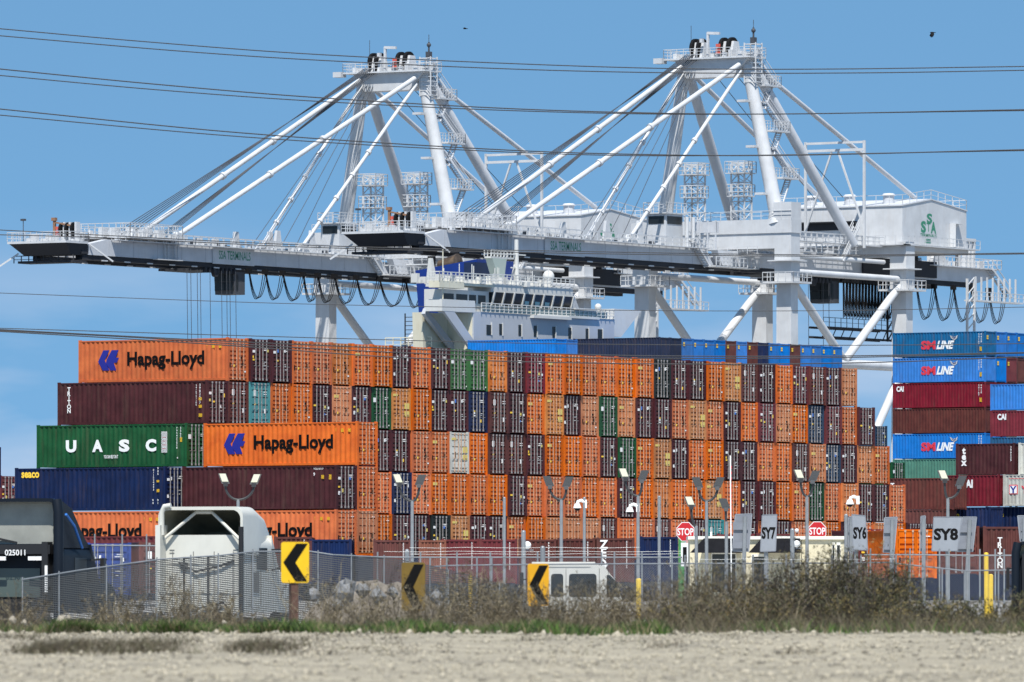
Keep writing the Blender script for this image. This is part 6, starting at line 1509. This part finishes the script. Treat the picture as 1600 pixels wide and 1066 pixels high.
# ================================================================ trucks and van
def smooth_prism(mb, prof, a, b, ax='y'): mb.prism(prof, a, b, ax)
WT = mat('truck_white_paint', (.62, .615, .55), .35, var=.08, scale=1.5, streak=.12, grime=(.35, .32, .26), spec=.6); TIN = mat('fairing_inside', (.34, .33, .25), .8, var=.35, scale=1.3); BLKP = mat('truck_black_trim', (.012, .012, .013), .5); CHR = mat('chrome', (.6, .6, .6), .15, .9)
def arch(w_, z0, z1, r, n=6):
    pts = [(-w_, z0)]
    for i in range(n + 1): a = math.pi - i / n * math.pi / 2; pts.append((-w_ + r + r * math.cos(a), z1 - r + r * math.sin(a)))
    for i in range(n + 1): a = math.pi / 2 - i / n * math.pi / 2; pts.append((w_ - r + r * math.cos(a), z1 - r + r * math.sin(a)))
    pts.append((w_, z0)); return pts
def tractor(lab, px, Y, yaw, paint, inside, hw, zr, zt, grp, kind):
    zb = gz(Y); t = thing('semi_truck', lab, 'truck', ((px - 800) / F * Y, Y, zb), yaw, grp)
    H, T = zr - zb, zt - zb         # cab roof, fairing top above ground
    # cab body: rear at y=0, runs away from the viewer to +y
    mb = MB(); pr = arch(hw * .97, 1.0, H, .32); mb.prism(pr, 0, 2.3, 'y'); mb.prism([(2.3, 1.0), (3.0, 1.0), (3.0, H - 1.05), (2.3, H)], -hw * .97, hw * .97, 'x')
    cab = mb.build('cab', paint, t, True)
    mb = MB(); pr = arch(hw * .84, 1.0, H - .95, .3); mb.prism(pr, 3.0, 4.6, 'y'); mb.build('hood', paint, t, True)
    # roof fairing: open shell
    mb = MB(); o_ = arch(hw, H - .55, T, .26); i_ = arch(hw - .07, H - .55, T - .09, .24); n = len(o_); k = len(mb.v)
    for y, sc, dz in (((-.25, 1, 0), (.9, 1, 0), (1.9, .93, -.25), (2.7, .8, -.62)) if kind == 'white' else ((-.25, 1, 0), (-.12, .99, 0), (-.02, .97, -.02), (.08, .95, -.04))):
        for P in (o_, i_): mb.v += [(x * sc, y, max(H - .55, z + dz * (z - (H - .55)) / (T - H + .55))) for x, z in P]
    for j in range(3):
        b = k + j * 2 * n
        for i in range(n - 1):
            mb.f.append((b + i, b + i + 1, b + 2 * n + i + 1, b + 2 * n + i)); mb.mi.append(0)
            mb.f.append((b + n + i + 1, b + n + i, b + 3 * n + i, b + 3 * n + i + 1)); mb.mi.append(1)
    for i in range(n - 1): mb.f.append((k + i + 1, k + i, k + n + i, k + n + i + 1)); mb.mi.append(0)
    b = k + 3 * 2 * n; mb.f.append(tuple(b + i for i in range(n))); mb.mi.append(1)
    mb.build('roof_fairing', [paint, inside], t, True)
    if kind == 'white':
        mb = MB()
        for x in (-.9, -.3, .3, .85): mb.box(x, x + .02, -.012, 0, 1.1, H - .45)
        for z in (1.5, 2.3): mb.box(-hw * .9, hw * .9, -.014, 0, z, z + .02)
        for x in (-.98, .86): mb.box(x, x + .14, -.014, 0, H - .42, H - .40); mb.box(x, x + .14, -.014, 0, H - .50, H - .48)
        s0 = hw * .97
        for y in (.55, 1.35): mb.box(s0, s0 + .012, y, y + .02, 1.2, H - .35)
        mb.box(s0, s0 + .012, .55, 1.37, H - .6, H - .58); mb.box(s0, s0 + .02, .65, 1.2, 1.55, 2.1); mb.build('panel_seam', mat('seam_dark_grey', (.16, .16, .15), .6), t)
        mb = MB(); zz = H - .12
        for s_ in (-1, 1): mb.tube((s_ * (hw - .12), -.18, zz), (s_ * .22, .05, T - .14), .045, n=8)
        mb.tube((-.22, .05, T - .14), (.22, .05, T - .14), .06, n=8); mb.build('fairing_strut', WT, t, True)
        mb = MB(); mb.path([(-hw + .12, -.3, H + .0), (-hw + .12, -.3, H + .62), (-hw + .2, -.3, H + .78), (-hw + .38, -.3, H + .8)], .075, 10); mb.build('intake_pipe', WT, t, True)
        mb = MB(); mb.tube((hw + .02, -.45, .9), (hw + .02, -.45, T - .55), .07, n=10); mb.build('exhaust_stack', BLKP, t, True)
        mb = MB(); mb.box(-hw, -hw + .14, -.5, .1, 1.0, T - .5); mb.build('side_extender', paint, t)
        mb = MB()
        for x in (-.55, .15): mb.bar((x, -.03, .6), (x, -.03, H - .6), .05)
        mb.path([(-.7, -.04, H - .75), (-.2, -.08, H - 1.0), (.5, -.08, H - .85), (.9, -.04, H - .7)], .03, 6); mb.path([(-.5, -.05, H - 1.9), (-.1, -.08, H - 2.0), (.6, -.08, H - 1.85), (.8, -.05, H - 2.1)], .03, 6); mb.box(-.65, -.45, -.06, -.01, H - .95, H - .75); mb.build('air_hose', BLKP, t, True)
    else:
        for s_ in (-1, 1):
            mb = MB(); mb.path([(s_ * (hw + .0), -.35, .7), (s_ * (hw + .0), -.35, T - .35), (s_ * (hw - .06), -.3, T - .05)], .13, 12); mb.build('side_extender', BLKP if False else paint, t, True)
            mb = MB(); mb.box(s_ * .62 - .14 * s_ - .12, s_ * .62 - .14 * s_ + .24, -.40, -.36, H - .42, H - .32); mb.box(s_ * .84 - .03, s_ * .84 + .04, -.40, -.36, H - 1.25, H - .55); mb.build('reflector_strip', WHITE, t)
        mb = MB(); mb.box(-hw * .8, hw * .8, -.36, -.02, H - .26, H - .02); mb.box(-hw * .84, -hw * .74, -.4, 0, H - 1.5, H + .05); mb.box(hw * .62, hw * .76, -.38, 0, H - 1.5, H + .05); mb.build('rear_beam', BLKP, t)
        mb = MB(); mb.box(-.55, .55, -.03, .0, H - 1.35, H - .62); mb.build('rear_window', mat('truck_rear_glass', (.075, .10, .09), .2), t)
        mb = MB(); word(mb, "025011", (-.27, -.37, H - .42 + .13), (1, 0, 0), (0, 0, 1), .2, width=.55, bold=.02); 
        for i, v in enumerate(mb.v): mb.v[i] = (v[0], -.375, v[2])
        mb.build('number', WHITE, t)
        mb = MB()
        for x in (-.95, -.35, .05, .45): mb.path([(x, .6 + .3 * (1 - f / 5), H + .05 + (T - H - .2) * f / 5) for f in range(6)], .012, 5)
        mb.bar((-.9, -.05, T - .95), (-.1, .1, H + .03), .05); mb.build('fairing_rib', BLKP, t)
        mb = MB(); mb.path([(hw + .01, .2, H + .75), (hw + .03, .8, H + .45), (hw + .03, 1.4, H - .1)], .035, 6); mb.build('blue_stripe', mat('stripe_blue', (.01, .14, .5), .4), t)
        mb = MB(); mb.box(-hw * .9, hw * .7, -.5, -.3, H - 1.9, H - 1.4); mb.build('rear_equipment', BLKP, t)
    if kind != 'white':
        mb = MB(); mb.prism([(.1, H - .1), (.1, T - .05), (.9, T - .25), (1.9, H + .15), (2.4, H - .1)], -hw * .93, hw * .93, 'x'); mb.build('roof_cap', paint, t)
    m2 = MB(); m2.box(hw * .97 - .01, hw * .97 + .012, 1.0, 1.9, H - .95, H - .35); m2.build('side_window', GLASS, t)
    for s_ in (-1, 1):
        mb = MB(); mb.box(s_ * (hw + .25) - .05, s_ * (hw + .25) + .05, 2.3, 2.5, H - 1.0, H - .35); mb.bar((s_ * hw * .95, 2.3, H - .4), (s_ * (hw + .25), 2.4, H - .38), .05); mb.bar((s_ * hw * .95, 2.3, H - .95), (s_ * (hw + .25), 2.4, H - .9), .05); mb.build('mirror', BLKP, t)
    mb = MB(); mb.box(-.45, .45, -3.2, 4.4, .55, .85); mb.build('chassis', BLKP, t)
    for y in (-2.6, -1.3, 3.7):
        for s_ in (-1, 1):
            mb = MB(); mb.tube((s_ * .75, y, .5), (s_ * 1.2, y, .5), .5, n=18); wl = mb.build('wheel', TYRE, t, True)
            m2 = MB(); m2.tube((s_ * 1.19, y, .5), (s_ * 1.215, y, .5), .28, n=14); m2.build('rim', CHR, wl, True)
    return t
tractor("white semi truck seen from behind, its open roof fairing braced by two struts", 318, 215, math.radians(-17), WT, TIN, 1.22, (HZ - 836) / F * 215, (HZ - 792) / F * 215, "semi trucks behind the fence", 'white')
NP = mat('truck_dark_blue_paint', (.006, .010, .017), .5, var=.1, scale=2, spec=.2)
tractor("dark blue semi truck at the left edge with a white number above its window", 31, 200, math.radians(-16), NP, mat('pale_fairing_inside', (.30, .31, .28), .7, var=.25, scale=1.2), 1.16, (HZ - 850) / F * 200, (HZ - 779) / F * 200, "semi trucks behind the fence", 'dark')
tractor("dark navy truck cut by the right edge beside the yellow bollards", 1650, 235, math.radians(-4), NP, TIN, 1.2, (HZ - 868) / F * 235, (HZ - 846) / F * 235, "semi trucks behind the fence", 'dark2')
# van
Y = 250; k = Y / F; zb = gz(Y); t = thing('passenger_van', "white van with large dark side windows behind the third chevron sign", 'van', ((905 - 800) * k, Y, zb)); H = (HZ - 881) * k - zb; L0, L1 = -73 * k, 62 * k
VW = mat('van_white_paint', (.55, .545, .50), .4, var=.08, scale=1.5, streak=.12, grime=(.35, .32, .26), spec=.5)
mb = MB(); prof = [(L0, .35), (L1 + .35, .35), (L1 + .35, 1.05), (L1 + .12, 1.25), (L1 - .1, H - .55), (L1 - .45, H - .1), (L1 - .75, H), (L0 + .12, H), (L0, H - .15)]
mb.prism(prof, 0, 2.0, 'y'); bd = mb.build('body', VW, t)
mb = MB(); mb.box(L0 - .02, L1 - .75, .05, 1.95, H, H + .06); mb.box(L0 + .1, L1 - .9, -.02, .06, H - .10, H - .04); mb.build('roof', VW, t)
def ppx(a): return (a - 905) * k
for a, b in ((861, 880), (889, 932)):
    mb = MB(); z0, z1 = H - 1.05, H - .32; r = .09; x0, x1 = ppx(a), ppx(b); pts = []
    for cx, cz, a0 in ((x1 - r, z1 - r, 0), (x0 + r, z1 - r, 90), (x0 + r, z0 + r, 180), (x1 - r, z0 + r, 270)):
        for j in range(4): q_ = math.radians(a0 + j * 30); pts.append((cx + r * math.cos(q_), cz + r * math.sin(q_)))
    mb.prism(pts, -.012, .01, 'y'); w_ = mb.build('window', GLASS, t)
mb = MB(); mb.prism([(ppx(948), H - 1.05), (ppx(969), H - 1.05), (ppx(962), H - .55), (ppx(953), H - .36), (ppx(948), H - .36)], -.012, .01, 'y'); mb.build('front_window', GLASS, t)
mb = MB(); 
for x in (ppx(884), ppx(936), ppx(950)): mb.box(x, x + .015, -.008, .01, .45, H - .15)
mb.box(L0, L1 + .3, -.012, .01, .95, .99); mb.box(ppx(937.5), ppx(940.5), -.03, .01, 1.02, 1.08); mb.build('door_seam', BLKP, t)
mb = MB(); mb.hexa([(L1 - .09, .12, H - .6), (L1 + .13, .12, 1.3), (L1 + .13, 1.88, 1.3), (L1 - .09, 1.88, H - .6)], [(L1 - .06, .12, H - .59), (L1 + .16, .12, 1.31), (L1 + .16, 1.88, 1.31), (L1 - .06, 1.88, H - .59)]); mb.build('windscreen', GLASS, t)
mb = MB(); mb.box(ppx(812) , ppx(818), -.4, -.1, H - 1.0, H - .28); mb.bar((ppx(817), -.2, H - .5), (L0, 0, H - .5), .04); mb.build('mirror', BLKP, t)
for x in (ppx(852), ppx(944)):
    mb = MB(); mb.tube((x, -.02, .38), (x, .2, .38), .38, n=18); wl = mb.build('wheel', TYRE, t, True); m2 = MB(); m2.tube((x, -.035, .38), (x, -.018, .38), .2, n=14); m2.build('rim', CHR, wl, True)
# ================================================================ overhead wires, birds
WIRE = mat('power_cable', (.025, .026, .03), .6)
def wire(pts, Y, r, lab, grp="overhead cables"):
    # smooth interpolation (Catmull-Rom in screen x)
    out = []; n = len(pts)
    for i in range(n - 1):
        p0 = pts[max(i - 1, 0)]; p1 = pts[i]; p2 = pts[i + 1]; p3 = pts[min(i + 2, n - 1)]
        m1 = (p2[1] - p0[1]) / (p2[0] - p0[0]) * (p2[0] - p1[0]); m2 = (p3[1] - p1[1]) / (p3[0] - p1[0]) * (p2[0] - p1[0])
        for j in range(8):
            s = j / 8; y = (2 * s ** 3 - 3 * s ** 2 + 1) * p1[1] + (s ** 3 - 2 * s ** 2 + s) * m1 + (-2 * s ** 3 + 3 * s ** 2) * p2[1] + (s ** 3 - s ** 2) * m2
            out.append((p1[0] + (p2[0] - p1[0]) * s, y))
    out.append(pts[-1])
    a, b = out[0], out[1]; out.insert(0, (a[0] - 900, a[1] - (b[1] - a[1]) / (b[0] - a[0]) * 900)); a, b = out[-1], out[-2]; out.append((a[0] + 900, a[1] + (a[1] - b[1]) / (a[0] - b[0]) * 900))
    mb = MB(); mb.path([((x - 800) / F * Y, Y, (HZ - y) / F * Y) for x, y in out], r, 6); o = mb.build('power_line', WIRE, None, True); tag(o, lab, 'power line', grp)
WP = [([(0, 45), (215, 64.3), (475, 84), (800, 99.5), (1060, 107.5), (1300, 108), (1600, 104)], 240, .016, "upper cable of the topmost pair across the sky"),
 ([(0, 56), (275, 79.5), (475, 93), (800, 108), (1060, 114), (1350, 114), (1600, 110)], 240, .016, "lower cable of the topmost pair across the sky"),
 ([(0, 108), (240, 131.5), (480, 151.5), (800, 170), (1060, 177.5), (1250, 178), (1600, 171.5)], 238, .018, "upper cable of the second pair across the sky"),
 ([(0, 118), (240, 140), (480, 157.5), (800, 173), (1100, 178.8), (1600, 173)], 239, .016, "lower cable of the second pair across the sky"),
 ([(0, 170.5), (380, 208), (800, 235), (1060, 242.5), (1250, 242.5), (1600, 234)], 238, .018, "upper cable of the third pair across the sky"),
 ([(0, 180), (380, 214), (800, 238), (1060, 243.6), (1600, 235.5)], 239, .016, "lower cable of the third pair across the sky"),
 ([(0, 359.5), (145, 367), (500, 384), (900, 393), (1300, 398.5), (1600, 395.5)], 300, .018, "thin cable level with the left crane's boom"),
 ([(0, 367), (145, 371), (500, 387), (900, 396), (1300, 400.5), (1600, 397)], 300, .018, "thin cable just under its twin at boom height"),
 ([(0, 458), (400, 473), (700, 480), (1000, 485.3), (1300, 485.5), (1600, 480)], 300, .013, "single faint cable below the boom's hanging loops"),
 ([(0, 513), (390, 525), (800, 536), (1050, 539), (1380, 539.5), (1600, 537)], 260, .014, "topmost thin cable over the long wall"),
 ([(0, 515), (130, 522), (390, 535), (600, 544), (800, 551), (1000, 556), (1300, 556.5), (1600, 551)], 260, .018, "second cable over the long wall"),
 ([(0, 516.5), (220, 528), (400, 539.5), (600, 550), (800, 557), (1000, 560), (1300, 559), (1600, 552)], 261, .018, "third cable over the long wall"),
 ([(0, 518), (220, 531), (400, 543), (600, 557.5), (800, 565), (1000, 568.5), (1200, 569), (1400, 565.5), (1600, 557.5)], 260, .019, "lowest cable over the long wall")]
for a in WP: wire(*a)
def bird(px, py, Y, s, lab, down):
    k = Y / F; t = thing('bird', lab, 'bird', ((px - 800) * k, Y, (HZ - py) * k), .3 if down else -.2); mb = MB(); n = 8
    mb.v = []; prof = [(-1, .0), (-.8, .12), (-.3, .22), (.3, .2), (.7, .1), (1.0, .13), (1.2, .05), (1.35, 0)]
    for x, r in prof:
        for j in range(n): a = j / n * 6.283; mb.v.append((x * s * 4.5 * k, math.cos(a) * r * s * 5 * k, math.sin(a) * r * s * 5 * k))
    for i in range(len(prof) - 1):
        for j in range(n): q_ = (j + 1) % n; mb.f.append((i * n + j, i * n + q_, (i + 1) * n + q_, (i + 1) * n + j)); mb.mi.append(0)
    mb.build('body', BLK, t, True)
    for sg in (-1, 1):
        mb = MB(); z = -1 if down else .25
        mb.v = [(.5 * s * 4 * k, 0, 0), (-.5 * s * 4 * k, 0, 0), (-.9 * s * 4 * k, sg * .9 * s * 4 * k, z * .9 * s * 5 * k), (-.2 * s * 4 * k, sg * .8 * s * 4 * k, z * 1.6 * s * 5 * k), (.6 * s * 4 * k, sg * .4 * s * 4 * k, z * .6 * s * 5 * k)]; mb.v += [(x, y, z_ + .06 * s * 5 * k) for x, y, z_ in mb.v]
        mb.f = [(0, 4, 3, 2, 1), (5, 6, 7, 8, 9), (0, 1, 6, 5), (1, 2, 7, 6), (2, 3, 8, 7), (3, 4, 9, 8), (4, 0, 5, 9)]; mb.mi = [0] * 7; mb.build('wing', BLK, t)
bird(1457, 51, 420, 1.0, "black bird flying at the upper right, wings down", True)
bird(727, 45, 420, .8, "tiny bird gliding above the left crane", False)
